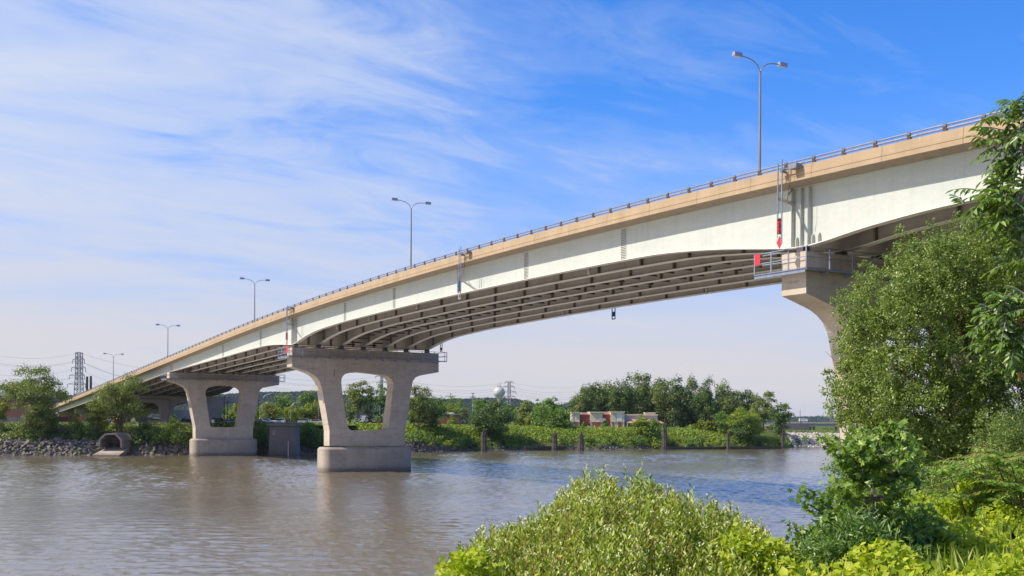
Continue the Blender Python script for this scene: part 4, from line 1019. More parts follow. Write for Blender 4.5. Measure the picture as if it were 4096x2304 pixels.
# ------------------------------------------------------------------ timber piles in the river
def dolphin(x0, x1, yt, yb, label, n=8, pole=None, thin=False):
    px = (x0+x1)/2; Yd = 0
    Yd = CZ*F/(yb-(H0+ROLL*(px-2048)))
    X = XX(px, Yd, yb); zt = ZZ(px, yt, Yd); wd = (x1-x0)/F*Yd/2; rt = thing('timber_pile_cluster', label, 'mooring piles', (X, Yd, -.6), 'timber pile clusters standing in the river'); r = random.Random(int(px))
    rad = wd*.36
    for i in range(n):
        a = 2*math.pi*i/n+.3; k = .95; b = Vector((X+wd*.82*math.cos(a), Yd+wd*.82*math.sin(a), -.8)); t_ = Vector((X+wd*.62*math.cos(a), Yd+wd*.62*math.sin(a), zt-r.uniform(0, .6)))
        m = MB(); m.tube([b, b.lerp(t_, .5)+Vector((r.uniform(-.05, .05), 0, 0)), t_], [rad, rad*.92, rad*.8], 8); m.build('pile', TIMBER, rt, smooth=True)
    m = MB(); m.tube([(X, Yd, -.5), (X, Yd, zt+.5)], rad*.8, 8); m.build('pile', TIMBER, rt, smooth=True)
    for z in (.9, zt*.55, zt*.82):
        m = MB(); m.lathe([(wd*1.16, z-.06), (wd*1.2, z), (wd*1.16, z+.06)], (X, Yd, 0), 16); m.build('band', BARK, rt)
    if pole:
        m = MB(); m.tube([(X, Yd, zt-.5), (X, Yd, ZZ(px, pole, Yd))], .12, 8); m.build('pole', POLE_DK, rt)
dolphin(1924, 1947, 1727, 1807, 'timber pile cluster left of the others below the big round tree')
dolphin(2208, 2229, 1733, 1803, 'timber pile cluster in front of the low timber bulkhead')
dolphin(2313, 2335, 1735, 1803, 'timber pile cluster below the left end of the cream building')
dolphin(2647, 2668, 1704, 1800, 'tall timber pile cluster carrying a thin pole', pole=1646)
dolphin(2907, 2921, 1724, 1797, 'narrow timber pile cluster below the pale round tree', n=5)
dolphin(2996, 3011, 1741, 1786, 'short weathered pile cluster half hidden in the bushes', n=5)
dolphin(3126, 3138, 1722, 1795, 'narrow timber pile cluster at the right end of the far bank', n=5)
def bulkhead(pa, pb, yt, yb, label):
    Ya = CZ*F/(yb-(H0+ROLL*(pa-2048)))-1.0; Xa = XX(pa, Ya, yb); Yb_ = CZ*F/(yb-2-(H0+ROLL*(pb-2048)))-1; Xb = XX(pb, Yb_, yb); zt = ZZ(pa, yt, Ya); rt = thing('timber_bulkhead', label, 'bulkhead', ((Xa+Xb)/2, (Ya+Yb_)/2, 0))
    n = int((Xb-Xa)/.55); m = MB(); r = random.Random(4)
    for i in range(n):
        f = (i+.5)/n; m.cbox((Xa+(Xb-Xa)*f, Ya+(Yb_-Ya)*f, (zt-r.uniform(0, .12))/2-.3), (.5, .3, zt+.6-r.uniform(0, .2)))
    m.build('sheeting', TIMBER, rt); m = MB(); a = math.atan2(Yb_-Ya, Xb-Xa)
    m.cbox(((Xa+Xb)/2, (Ya+Yb_)/2-.3, zt*.75), (math.hypot(Xb-Xa, Yb_-Ya), .25, .3), a); m.build('waler', TIMBER, rt)
bulkhead(2098, 2262, 1784, 1802, 'low dark timber bulkhead behind the second pile cluster')
bulkhead(2668, 3126, 1787, 1797, 'long low timber bulkhead along the foot of the far bank')

# ------------------------------------------------------------------ old pier stub and culvert
Yst = 272.; xa, xb = XX(1075, Yst), XX(1190, Yst); rt = thing('old_pier_stub', 'weathered grey concrete stub of an old pier between the two river piers', 'pier stub', ((xa+xb)/2, Yst+2, -.5))
zt = ZZ(1130, 1691, Yst); m = MB(); m.hexa([(xa-.1, Yst, -1), (xb-.2, Yst, -1), (xb-.2, Yst+5, -1), (xa-.1, Yst+5, -1), (xa+.15, Yst, zt-.9), (xb-.5, Yst, zt-.9), (xb-.5, Yst+5, zt-.9), (xa+.15, Yst+5, zt-.9)]); m.build('body', CONC_OLD, rt, bevel=.12)
m = MB(); m.box((xa-.45, Yst-.35, zt-.88), (xb+.1, Yst+5.3, zt)); m.build('coping', CONC_OLD, rt, bevel=.15)
m = MB(); m.cbox((XX(1154, Yst), Yst-.1, 1.7), (.25, .15, 3.6)); m.build('gauge_board', LAMPB, rt)
m = MB(); m.cbox((XX(1096, Yst), Yst-.05, zt-2.6), (.5, .08, 1.0)); m.build('plaque', GALV, rt)
Yc = 262.; rt = thing('culvert_outfall', 'concrete box culvert outfall with flared walls among the boulders', 'culvert', (XX(450, Yc), Yc+2, 0))
def cp(px, py, Y): v = pt(px, py, Y); return (v.x, v.z)
ou = [cp(402, 1790, Yc), cp(403, 1756, Yc), cp(428, 1733, Yc), cp(470, 1733, Yc), cp(495, 1758, Yc), cp(496, 1790, Yc)]
inn = [cp(408, 1790, Yc), cp(409, 1758, Yc), cp(430, 1739, Yc), cp(467, 1739, Yc), cp(488, 1762, Yc), cp(489, 1790, Yc)]
def arch(m, o_, i_, y0, y1):
    n = len(o_)
    for a in range(n-1):
        m.hexa([(o_[a][0], y0, o_[a][1]), (o_[a+1][0], y0, o_[a+1][1]), (i_[a+1][0], y0, i_[a+1][1]), (i_[a][0], y0, i_[a][1]), (o_[a][0], y1, o_[a][1]), (o_[a+1][0], y1, o_[a+1][1]), (i_[a+1][0], y1, i_[a+1][1]), (i_[a][0], y1, i_[a][1])])
m = MB(); arch(m, ou, inn, Yc-1.2, Yc+8); m.build('headwall', CONC_OLD, rt)  # darker concrete on headwall and back wall, culvert shade put into the colour
m = MB(); x0, x1 = inn[0][0], inn[-1][0]; m.box((x0-.3, Yc+5., -.5), (x1+.3, Yc+5.4, inn[3][1]+.2)); m.build('back_wall', CONC_OLD, rt)
m = MB(); xc = (x0+x1)/2; m.box((xc-.55, Yc+4.9, 2.6), (xc+.55, Yc+4.98, 4.1)); m.build('flap_gate', RUST, rt)
m = MB(); m.hexa([(x0-.2, Yc-5.4, -.6), (x1+1.2, Yc-5.4, -.6), (x1, Yc+5, -.6), (x0, Yc+5, -.6), (x0-.2, Yc-5.4, .35), (x1+1.2, Yc-5.4, .25), (x1, Yc+5, 2.0), (x0, Yc+5, 2.0)]); m.build('apron', CONC, rt)

# ------------------------------------------------------------------ buildings
def bx(m, x0, x1, y0, y1, Y, d=8., zb=None, gp=0): # photo rect at distance Y, depth d
    zt = ZZ((x0+x1)/2, y0, Y); z0 = ZZ((x0+x1)/2, y1, Y) if zb is None else zb
    m.box((XX(x0, Y, y1), Y, z0), (XX(x1, Y, y1), Y+d, zt)); return m
rt = thing('brick_building', 'long red brown brick building on the left bank behind the large elm', 'building', (XX(60, 335), 340, 7))
m = MB(); bx(m, -200, 150, 1582, 1668, 335, 9); m.build('wall', BRICK, rt)
m = MB(); bx(m, -200, 150.6, 1577, 1581.8, 334.6, 10); m.build('coping', GREYW, rt)
m = MB(); bx(m, -200, 150, 1668.2, 1690, 334.8, 9.5); m.build('base_course', CONC_OLD, rt)
m = MB(); bx(m, -40, 30, 1566, 1577, 340, 10); m.hexa([(XX(-45, 340), 339, ZZ(0, 1572, 340)), (XX(10, 340), 339, ZZ(0, 1572, 340)), (XX(10, 340), 352, ZZ(0, 1572, 340)), (XX(-45, 340), 352, ZZ(0, 1572, 340)),
    (XX(-45, 340), 345, ZZ(0, 1558, 340)), (XX(-4, 340), 345, ZZ(0, 1558, 340)), (XX(-4, 340), 346, ZZ(0, 1558, 340)), (XX(-45, 340), 346, ZZ(0, 1558, 340))]); m.build('roof', LAMPB, rt)
def railfence(name, label, pa, pb, Y, h, step, mt, boards=False):
    xa, xb = XX(pa, Y), XX(pb, Y); g = zfar((xa+xb)/2, Y); rt = thing(name, label, 'fence', ((xa+xb)/2, Y, g))
    n = max(2, int((xb-xa)/step)); m = MB()
    for i in range(n+1): m.bar((xa+(xb-xa)*i/n, Y, g-.2), (xa+(xb-xa)*i/n, Y, g+h), .09)
    m.build('fence_post', mt, rt)
    m = MB()
    if boards: m.box((xa, Y-.05, g), (xb, Y+.03, g+h-.1)); m.build('board_panel', mt, rt)
    else:
        for z in (.15, .5, h-.08): m.bar((xa, Y, g+z), (xb, Y, g+z), .05)
        k = int((xb-xa)/.5)
        for i in range(k): m.bar((xa+(xb-xa)*(i+.5)/k, Y, g+.1), (xa+(xb-xa)*(i+.5)/k, Y, g+h-.05), .03)
        m.build('mesh_panel', mt, rt)
    return rt
railfence('metal_fence', 'black metal fence below the brick building at the left edge', -60, 112, 300, 1.9, 2.4, POLE_DK)
railfence('metal_fence', 'thin dark fence along the bank under the bridge', 415, 780, 282, 1.2, 2.4, POLE_DK)
railfence('wooden_fence', 'red brown wooden board fence below the bridge foot', 197, 330, 345, 2.0, 2.4, WFENCE, True)
m = MB(); xa, xb = XX(-120, 292), XX(760, 292); m.box((xa, 284, 7.3), (xb, 292, 7.42)); tag(m.build('path', CONC), kind='structure')
m = MB(); m.box((-125, 293, 7.31), (-43, 372, 7.36)); tag(m.build('car_park', ASPH), kind='structure')

# cream and red commercial building
Yb = 418.; rt = thing('commercial_building', 'single storey cream building with terracotta panels across the river', 'building', (XX(2470, Yb), Yb+12, 5.8))
zb0 = ZZ(2470, 1722, Yb)
def P_(name, x0, x1, y0, y1, mt, off=0., d=10., par=None):
    m = MB(); bx(m, x0, x1, y0, y1, Yb-off, d+off); return m.build(name, mt, par or rt)
def seg(x0, x1, yt, off, mt=CREAM, d=12): # a pavilion with cornice, band and base
    b = P_('wall', x0, x1, yt+4, 1718, mt, off, d); P_('cornice', x0-1.5, x1+1.5, yt, yt+3.9, CREAM, off+.5, d+1, b); P_('band', x0-.6, x1+.6, 1686, 1689, TAN, off+.16, d+.2, b); return b
b1 = seg(2288, 2318, 1648, 2.2); P_('panel', 2294, 2313, 1689.5, 1710, TERRA, 2.28, .2, b1)
b2 = P_('wall', 2318, 2361, 1661, 1708, TERRA, .3, 12); P_('coping', 2317.6, 2361, 1657, 1660.8, ORANGER, .6, 12.4, b2); P_('base', 2318, 2361, 1708.2, 1719, CREAM, .35, 12, b2)
for x in (2328, 2340, 2351): P_('panel_joint', x-.3, x+.3, 1661, 1708, POSTM, .36, .1, b2)
P_('roof_parapet', 2325, 2352, 1650, 1657, GREYW, -4, 8)
b3 = seg(2361, 2410, 1647, 1.6); P_('panel', 2369, 2401, 1689.5, 1709.5, TERRA, 1.68, .2, b3)
P_('roof_parapet', 2408, 2446, 1647, 1660, TAN, -3, 8)
b4 = P_('wall', 2420, 2443, 1661, 1711, TERRA, 1.0, 12); P_('coping', 2399, 2443.4, 1657, 1661, ORANGER, 1.3, 12.4, b4); P_('base', 2420, 2443, 1711.2, 1721, CREAM, 1.05, 12, b4)
P_('wall', 2399.5, 2420, 1661.2, 1672, TERRA, .8, 10)
m = MB(); a = ZZ(2405, 1672, Yb); c = ZZ(2405, 1689, Yb); xa, xb = XX(2398, Yb), XX(2420, Yb); m.hexa([(xa-.9, Yb-3.2, c), (xb-.2, Yb-3.2, c), (xb, Yb-1, c), (xa, Yb-1, c), (xa+.4, Yb-1.6, a), (xb, Yb-1.6, a), (xb, Yb-1, a), (xa+.4, Yb-1, a)]); m.build('awning', POLE, rt)
P_('door', 2404, 2418, 1692, 1719, GLASSD, .82, .1)
P_('base_wall', 2400, 2421, 1690, 1719, CREAM, .4, 10)
b5 = seg(2443, 2497, 1646, 2.0); P_('panel', 2449, 2456, 1689.5, 1712, TERRA, 2.08, .2, b5); P_('panel', 2471, 2487, 1689.5, 1712, TERRA, 2.08, .2, b5); P_('wall', 2462, 2462.8, 1650, 1718, TAN, 2.06, .1, b5); P_('recess', 2468, 2488, 1653, 1683, WHITE, 2.07, .1, b5)
b6 = P_('wall', 2497, 2630, 1660, 1721, GREYW, -2., 14); P_('cornice', 2496, 2632, 1657, 1662, CREAM, -1.4, 15, b6)
b7 = P_('roof_parapet', 2580, 2621, 1652, 1659.5, CREAM, -3, 6); P_('cornice', 2578, 2623, 1650, 1652.6, CREAM, -2.6, 6.6, b7)
m = MB(); a = ZZ(2570, 1680, Yb); c = ZZ(2570, 1692, Yb); xa, xb = XX(2505, Yb), XX(2655, Yb); m.hexa([(xa, Yb-4, c), (xb, Yb-4, c), (xb, Yb+2, c), (xa, Yb+2, c), (xa+2, Yb+1.2, a+.3), (xb-3, Yb+1.2, a+.3), (xb-3, Yb+2, a+.3), (xa+2, Yb+2, a+.3)]); m.build('porch_roof', TILE, rt)
for x in (2508, 2530, 2556, 2590, 2622, 2648):
    m = MB(); bx(m, x, x+3.2, 1692.4, 1721, Yb-3.5, .35); m.build('porch_column', CREAM, rt)
for x in (2534, 2562, 2596): P_('window', x, x+18, 1697, 1716, GLASSD, -1.9, .1)
m = MB(); bx(m, 2510, 2650, 1660, 1680, Yb+3, .2); 
for i, x in enumerate((2470, 2438, 2352, 2378)): 
    m = MB(); m.tube([(XX(x, Yb-12), Yb-12, 5.9), (XX(x, Yb-12), Yb-12, 6.9+.5)], .12, 8); tag(m.build('bollard', WHITE), ['white bollard before the cream right pavilion', 'white bollard at the base of the terracotta wall', 'white bollard at the left red bay', 'white bollard before the middle cream pavilion'][i], 'bollard', 'bollards in front of the cream building')
# small brown building and hut
Yq = 400.; rt = thing('brick_building', 'small brown brick building with a white parapet left of the big round tree', 'building', (XX(1805, Yq), Yq+5, 6))
m = MB(); bx(m, 1778, 1835, 1658, 1706, Yq, 12); m.build('wall', BRICK2, rt); m = MB(); bx(m, 1777.5, 1836, 1655.5, 1657.9, Yq-.3, 13); m.build('coping', LAMPB, rt)
m = MB(); bx(m, 1782, 1814, 1650.5, 1655.4, Yq+1, 9); m.build('roof_parapet', WHITE, rt); m = MB(); bx(m, 1829.5, 1836.5, 1668, 1706, Yq-.8, 3); m.build('corner_pillar', BRICK, rt)
m = MB(); bx(m, 1660, 1778, 1676, 1708, Yq+4, 12); m.build('wall', BRICK2, rt)
Yh = 392.; rt = thing('brick_hut', 'tiny red brick hut with a pitched grey roof beside a spruce', 'hut', (XX(1851, Yh), Yh, 6)); m = MB(); xa, xb = XX(1843, Yh), XX(1859, Yh); z0, z1, z2 = ZZ(1851, 1712, Yh), ZZ(1851, 1689, Yh), ZZ(1851, 1679, Yh); xm = (xa+xb)/2+.2
m.sweep([[(xa, Yh, z0), (xb, Yh, z0), (xb, Yh, z1), (xm, Yh, z2-.15), (xa, Yh, z1)], [(xa, Yh+3, z0), (xb, Yh+3, z0), (xb, Yh+3, z1), (xm, Yh+3, z2-.15), (xa, Yh+3, z1)]]); m.build('wall', BRICK2, rt)
m = MB(); m.hexa([(xa-.3, Yh-.2, z1-.2), (xm, Yh-.2, z2-.1), (xm, Yh+3.2, z2-.1), (xa-.3, Yh+3.2, z1-.2), (xa-.3, Yh-.2, z1), (xm, Yh-.2, z2+.1), (xm, Yh+3.2, z2+.1), (xa-.3, Yh+3.2, z1)])
m.hexa([(xb+.3, Yh-.2, z1-.2), (xm+.01, Yh-.2, z2-.1), (xm+.01, Yh+3.2, z2-.1), (xb+.3, Yh+3.2, z1-.2), (xb+.3, Yh-.2, z1), (xm+.01, Yh-.2, z2+.1), (xm+.01, Yh+3.2, z2+.1), (xb+.3, Yh+3.2, z1)]); m.build('roof', LAMPB, rt)
railfence('metal_fence', 'dark fence on the grass left of the big round tree', 1840, 1925, 372, 1.1, 3, POLE_DK)
# dark wall / unit behind far bank pier and electrical cabinet
rt = thing('utility_cabinet', 'white utility cabinet on posts in the opening of the far bank pier', 'cabinet', (XX(851, 276), 276, 7.3)); m = MB(); bx(m, 846, 855, 1678, 1691, 276, .5); m.build('box', WHITE, rt); m = MB(); bx(m, 848, 849, 1691, 1703, 276.1, .2); bx(m, 852.5, 853.5, 1691, 1703, 276.1, .2); m.build('leg', GALV, rt)

# ------------------------------------------------------------------ cars
def car(px, ybase, Y, kind, colr, label, rot=0., L=None):
    X = XX(px, Y); z = zfar(X, Y)+.06
    rt = thing('parked_car' if kind != 'van' else 'parked_van', label, 'car' if kind != 'van' else 'van', (X, Y, z), 'vehicles parked beyond the bank')
    if kind == 'sedan': L_, body, glass = 4.7, [(-2.35, .35), (2.35, .35), (2.38, .75), (1.5, .95), (-1.7, 1.0), (-2.33, .9)], [(-1.65, .99), (1.25, .94), (.45, 1.42), (-.95, 1.44)]
    elif kind == 'suv': L_, body, glass = 4.7, [(-2.3, .4), (2.35, .4), (2.35, .95), (1.35, 1.12), (-2.25, 1.14)], [(-2.22, 1.13), (1.15, 1.1), (.5, 1.72), (-2.0, 1.76)]
    else: L_, body, glass = 5.4, [(-2.7, .4), (2.6, .4), (2.65, 1.1), (1.75, 1.35), (1.0, 2.15), (-2.65, 2.2)], [(1.02, 2.05), (1.72, 1.38), (.5, 1.38), (.4, 2.05)]
    cr, sr = math.cos(rot), math.sin(rot)
    def P3(x, y, zz): return (X+x*cr-y*sr, Y+x*sr+y*cr, z+zz)
    m = MB(); m.sweep([[P3(x, -.88, y) for x, y in body], [P3(x, .88, y) for x, y in body]]); b = m.build('body', CARM[colr], rt, bevel=.06)
    m = MB(); w_ = .89 if kind == 'van' else .72
    m.sweep([[P3(x, -w_, y) for x, y in glass], [P3(x, w_, y) for x, y in glass]]); m.build('window', GLASSD, b)
    if kind != 'van':
        g = glass; m = MB(); m.sweep([[P3(x, -w_-.02, y) for x, y in ((g[3][0]-.05, g[3][1]-.03), (g[2][0]+.05, g[2][1]-.03), (g[2][0], g[2][1]+.05), (g[3][0], g[3][1]+.05))], [P3(x, w_+.02, y) for x, y in ((g[3][0]-.05, g[3][1]-.03), (g[2][0]+.05, g[2][1]-.03), (g[2][0], g[2][1]+.05), (g[3][0], g[3][1]+.05))]]); m.build('roof', CARM[colr], b)
    for x in (-1.45, 1.4):
        for s in (-1, 1):
            m = MB(); m.tube([P3(x, s*.72, .34), P3(x, s*.92, .34)], .34, 14); wv = m.build('wheel', TIRE, rt)
            m = MB(); m.tube([P3(x, s*.925, .34), P3(x, s*.935, .34)], .2, 10); m.build('rim', CARM['silver'], wv)
    for s in (-1, 1):
        m = MB(); m.cbox(P3(2.3, s*.62, .72), (.16, .3, .14), rot); m.build('headlight', WHITE, rt); m = MB(); m.cbox(P3(-2.3, s*.62, .8), (.1, .3, .14), rot); m.build('tail_light', REDL, rt)
car(449, 1698, 300, 'suv', 'silver', 'silver estate car parked left of the round elm trunk', .2)
car(482, 1698, 301, 'sedan', 'red', 'red and white car parked beside the round elm trunk', 1.2)
car(628, 1700, 302, 'sedan', 'grey', 'grey car parked left of the white downspout under the bridge', .1)
car(600, 1698, 306, 'suv', 'navy', 'dark car partly hidden behind the elm trunk', .3)
car(752, 1697, 316, 'van', 'blue', 'pale blue van parked behind the bridge leg', 3.14)
car(742, 1700, 300, 'sedan', 'navy', 'navy car parked in front of the pale blue van', 3.1)
car(878, 1700, 308, 'suv', 'navy', 'dark vehicle at the left of the far bank pier opening', 1.0)
car(928, 1700, 300, 'sedan', 'blue', 'light blue saloon parked in the opening of the far bank pier', 3.14)
car(905, 1697, 312, 'sedan', 'silver', 'silver blue saloon behind the light blue saloon', 2.9)
car(1034, 1700, 306, 'sedan', 'navy', 'dark blue saloon right of the far bank pier', 3.14)
car(1068, 1694, 330, 'suv', 'white', 'white vehicle behind the dark blue saloon', 0)
car(1110, 1694, 332, 'suv', 'white', 'white vehicle under the green road sign', 3.14)
car(1222, 1694, 334, 'suv', 'silver', 'silver vehicle between the old stub and the tall pier', 0)
car(1262, 1696, 330, 'sedan', 'silver', 'pale saloon nearest the tall pier leg', 3.14)
car(1517, 1706, 345, 'sedan', 'red', 'bright red car in the opening of the tall pier', .2)
car(2278, 1712, 412, 'suv', 'blue', 'blue vehicle at the left corner of the cream building', 0)
# trailer seen through the pier opening
Yt = 350.; rt = thing('parked_trailer', 'white boxy trailer seen between tree trunks in the tall pier opening', 'trailer', (XX(1450, Yt), Yt, 6.8)); zg = zfar(XX(1450, Yt), Yt)
xa, xb = XX(1417, Yt), XX(1478, Yt); m = MB(); m.box((xa, Yt, zg+1.0), (xb, Yt+2.4, zg+2.9)); m.build('box', WHITE, rt); m = MB(); m.box((xa+.1, Yt+.1, zg+.7), (xb, Yt+2.3, zg+.98)); m.build('chassis', BLACK, rt)
for x in (xa+.8, xb-1.6, xb-.6):
    m = MB(); m.tube([(x, Yt-.05, zg+.45), (x, Yt+.3, zg+.45)], .42, 14); m.build('wheel', TIRE, rt)

# ------------------------------------------------------------------ lamps, signs on the far side
def pole(px, yt, Y, r0, label, name='lamp_post', head=None, mt=POLE_DK, cat='lamp post', grp='lamp posts on the far bank', yb=None):
    X = XX(px, Y); g = zfar(X, Y) if yb is None else ZZ(px, yb, Y); zt = ZZ(px, yt, Y); rt = thing(name, label, cat, (X, Y, g), grp)
    m = MB(); m.tube([(X, Y, g-.2), (X, Y, zt)], [r0*1.2, r0*.8], 8); m.build('pole', mt, rt)
    if head == 'box': m = MB(); m.cbox((X, Y, zt+.12), (1.0, .5, .26)); m.build('lamp_head', mt, rt)
    if head == 'cobra':
        m = MB(); m.tube([(X, Y, zt-.1), (X+.8, Y, zt+.7), (X+2.6, Y, zt+1.2)], .09, 6); m.build('arm', mt, rt); m = MB(); m.cbox((X+3.0, Y, zt+1.2), (1.0, .35, .2)); m.build('lamp_head', mt, rt)
    return rt
pole(896, 1590, 330, .14, 'dark lamp post in the far bank pier opening', head='box')
pole(910.5, 1610, 345, .11, 'shorter lamp post right of the one in the pier opening', head='box')
pole(1033, 1603, 330, .13, 'dark lamp post just right of the far bank pier', head='box')
pole(1051, 1590, 340, .12, 'pale cobra lamp post right of the far bank pier', head='cobra', mt=GALV)
pole(1163, 1622, 370, .11, 'pale short cobra lamp above the olive trees', head='cobra', mt=GALV)
pole(1105, 1594, 400, .12, 'dark lamp post between the car park trees', head='box')
pole(1274, 1612, 380, .1, 'pale lamp post next to the tall pier leg', mt=GALV)
pole(1780, 1633, 385, .11, 'dark lamp post at the brown building', head='box')
pole(1813, 1660, 385, .1, 'dark lamp post in front of the brown building')
pole(2296, 1637, 400, .13, 'dark lamp post at the left pavilion of the cream building', head='box')
pole(2357, 1684, 402, .1, 'short lamp post between the red bay and middle pavilion', head='box')
pole(2699, 1660, 400, .13, 'dark lamp post in front of the cottonwood grove', head='box')
pole(3200, 1640, 520, .16, 'slim lamp mast on the distant overpass', mt=TOWERM, yb=1690)
for px, yt, Y, lab, w_ in ((347, 1506, 420, 'left one of two thick dark poles beside the lattice tower', .55), (362, 1504, 420, 'right one of two thick dark poles beside the lattice tower', .55)):
    pole(px, yt, Y, w_, lab, 'utility_pole', cat='utility pole', grp='pair of dark poles')
rt = thing('road_sign', 'green road sign above the old pier stub', 'sign', (XX(1131, 345), 345, 7.2), None); m = MB(); bx(m, 1126, 1135, 1670, 1678, 345, .06); m.build('panel', SIGNG, rt); m = MB(); bx(m, 1130, 1131, 1670, 1700, 345.1, .1); m.build('post', GALV, rt)
rt = thing('road_sign', 'small red road sign left of the tall pier', 'sign', (XX(1262, 345), 345, 7.2), None); m = MB(); p = pt(1262, 1669, 345); m.tube([(p.x, 345, p.z), (p.x, 345.06, p.z)], .36, 8); m.build('panel', RED, rt); m = MB(); bx(m, 1261.6, 1262.4, 1672, 1700, 345.1, .08); m.build('post', GALV, rt)

# ------------------------------------------------------------------ water tower, pylons, wires
Yw = 1500.; c = pt(1997, 1570, Yw); R = 23.4/F*Yw
rt = thing('water_tower', 'pale bulb shaped water tower above the far tree line', 'water tower', (c.x, Yw, 6))
m = MB(); pr = [(2.0, 6-c.z), (2.0, -R*1.55), (2.6, -R*1.2), (R*.62, -R*.78)] + [(R*math.cos(math.radians(a)), R*math.sin(math.radians(a))*.95) for a in range(-45, 90, 9)]+[(.3, R*.95)]
m.lathe(pr, (c.x, Yw, c.z), 32); m.build('tank', TANKM, rt, smooth=True)
m = MB(); zt = c.z+R*.93
m.lathe([(2.9, 0), (2.9, .15)], (c.x, Yw, zt), 14)
for i in range(10):
    a = i*.628; m.bar((c.x+2.8*math.cos(a), Yw+2.8*math.sin(a), zt), (c.x+2.8*math.cos(a), Yw+2.8*math.sin(a), zt+1.6+(i % 3)*1.3), .22)
m.lathe([(2.85, 1.3), (2.85, 1.45)], (c.x, Yw, zt), 14); m.bar((c.x+2, Yw, zt), (c.x+2, Yw, zt+6.5), .25); m.build('antenna', TOWERM, rt)
def pylon(px, yt, yb, Y, wtop, wbase, arms, label, t=.3, flare=.72, mt=TOWERM, top=None):
    X = XX(px, Y, yt); zt = ZZ(px, yt, Y); z0 = ZZ(px, yb, Y); g = 4.; H = zt-g; rt = thing('transmission_tower', label, 'pylon', (X, Y, g), 'lattice transmission towers')
    wt, wb = wtop/F*Y/2, wbase/F*Y/2
    def hw(z):
        f = (z-g)/H; return wb+(wt-wb)*min(1, f/flare)**.8
    lev = [g+H*f for f in np.linspace(0, 1, 15)]; m = MB()
    for sx in (-1, 1):
        for sy in (-1, 1):
            for i in range(len(lev)-1): m.bar((X+sx*hw(lev[i]), Y+sy*hw(lev[i]), lev[i]), (X+sx*hw(lev[i+1]), Y+sy*hw(lev[i+1]), lev[i+1]), t*1.3)
    m.build('leg', mt, rt); m = MB()
    for i in range(len(lev)-1):
        a, b = hw(lev[i]), hw(lev[i+1])
        for sy in (-1, 1):
            m.bar((X-a, Y+sy*a, lev[i]), (X+b, Y+sy*b, lev[i+1]), t*.8); m.bar((X+a, Y+sy*a, lev[i]), (X-b, Y+sy*b, lev[i+1]), t*.8); m.bar((X-b, Y+sy*b, lev[i+1]), (X+b, Y+sy*b, lev[i+1]), t*.8)
    m.build('lattice', mt, rt)
    tips = []
    for ya, wl, wr in arms:
        z = ZZ(px, ya, Y); m = MB(); xl, xr = X-wl/F*Y, X+wr/F*Y; h = 1.6
        m.bar((xl, Y, z), (xr, Y, z), t); m.bar((xl, Y, z), (X-hw(z), Y, z+h), t*.7); m.bar((xr, Y, z), (X+hw(z), Y, z+h), t*.7); m.build('cross_arm', mt, rt)
        for xx in (xl, xr):
            m = MB(); m.tube([(xx, Y, z), (xx, Y, z-2.4)], t*.6, 5); m.build('insulator', mt, rt); tips.append(Vector((xx, Y, z-2.4)))
    tips += [Vector((X-wt, Y, zt)), Vector((X+wt, Y, zt))]
    return tips
t1 = pylon(316.5, 1410, 1600, 640, 20, 44, [(1439, 26, 22), (1471, 30, 26), (1501, 38, 22), (1536, 46, 26)], 'large lattice transmission tower behind the left bank trees', .3)
t2 = pylon(2037, 1527, 1660, 1150, 10, 20, [(1528, 17, 16), (1547, 25, 21), (1568, 28, 28), (1587, 22, 24), (1610, 14, 32)], 'lattice transmission tower right beside the water tower', .38)
t3 = pylon(1527, 1503, 1660, 1000, 8, 18, [(1505, 25, 8), (1529, 20, 18), (1556, 18, 18)], 'lattice transmission tower in the opening of the tall pier', .32)
t4 = pylon(2343, 1546, 1660, 1400, 8, 18, [(1538, 13, 15), (1549, 16, 14)], 'top of a lattice tower peeping over the left cottonwoods', .4)
t5 = pylon(3327, 1620, 1687, 1600, 4, 14, [(1628, 14, 14), (1648, 16, 16), (1671, 18, 18)], 'faint lattice transmission tower above the distant overpass', .35)
pl = pole(1890.7, 1572, 1000, .55, 'slim steel monopole pylon left of the water tower', 'transmission_pole', cat='pylon', grp='steel pole pylons', mt=TOWERM)
m = MB(); X = XX(1890.7, 1000); 
for ya, w_ in ((1573, 7), (1588, 10), (1591, 3)): z = ZZ(1890, ya, 1000); m.bar((X-w_/F*1000, 1000, z), (X+w_/F*1000, 1000, z), .5)
for s in (-1, 1): m.bar((X+s*2.3, 1000, ZZ(1890, 1588, 1000)), (X+s*2.3, 1000, ZZ(1890, 1598, 1000)), .35)
m.build('cross_arm', TOWERM, pl)
def wires(label, spans, r_, name='power_line'):
    m = MB()
    for a, b, sag in spans: m.tube([a.lerp(b, i/10)-Vector((0, 0, sag*4*(i/10)*(1-i/10))) for i in range(11)], r_, 4)
    return tag(m.build(name, WIREM), label, 'power line', 'power lines')
for j, (yl, yt_, yr, xr) in enumerate([(1416, 1411, 1438, 700), (1445, 1441, 1478, 536), (1452, 1443, 1481, 540), (1494, 1472, 1500, 470), (1518, 1503, 1518, 470), (1521, 1505, 1528, 440)]):
    a = pt(-40, yl, 640); b = pt(316, yt_, 640); c_ = pt(xr+160, yr+40, 760)
    wires('power line wire %s, left from the large lattice tower' % ['at the very top', 'on the upper arm', 'on the upper arm, lower strand', 'on the second arm', 'on the third arm', 'on the lowest arm'][j], [(a, b, 3), (b, c_, 5)], .05)
for j, (ya, yb_) in enumerate([(1503, 1528), (1521, 1547), (1525, 1557), (1545, 1568), (1552, 1575)]):
    wires('thin power wire %s from top between tall pier and water tower' % ['one', 'two', 'three', 'four', 'five'][j], [(pt(1000, ya-14, 980), pt(1527, ya, 1000), 6), (pt(1527, ya, 1000), pt(2037, yb_, 1150), 7), (pt(2037, yb_, 1150), pt(2343, yb_+12, 1400), 5)], .065)

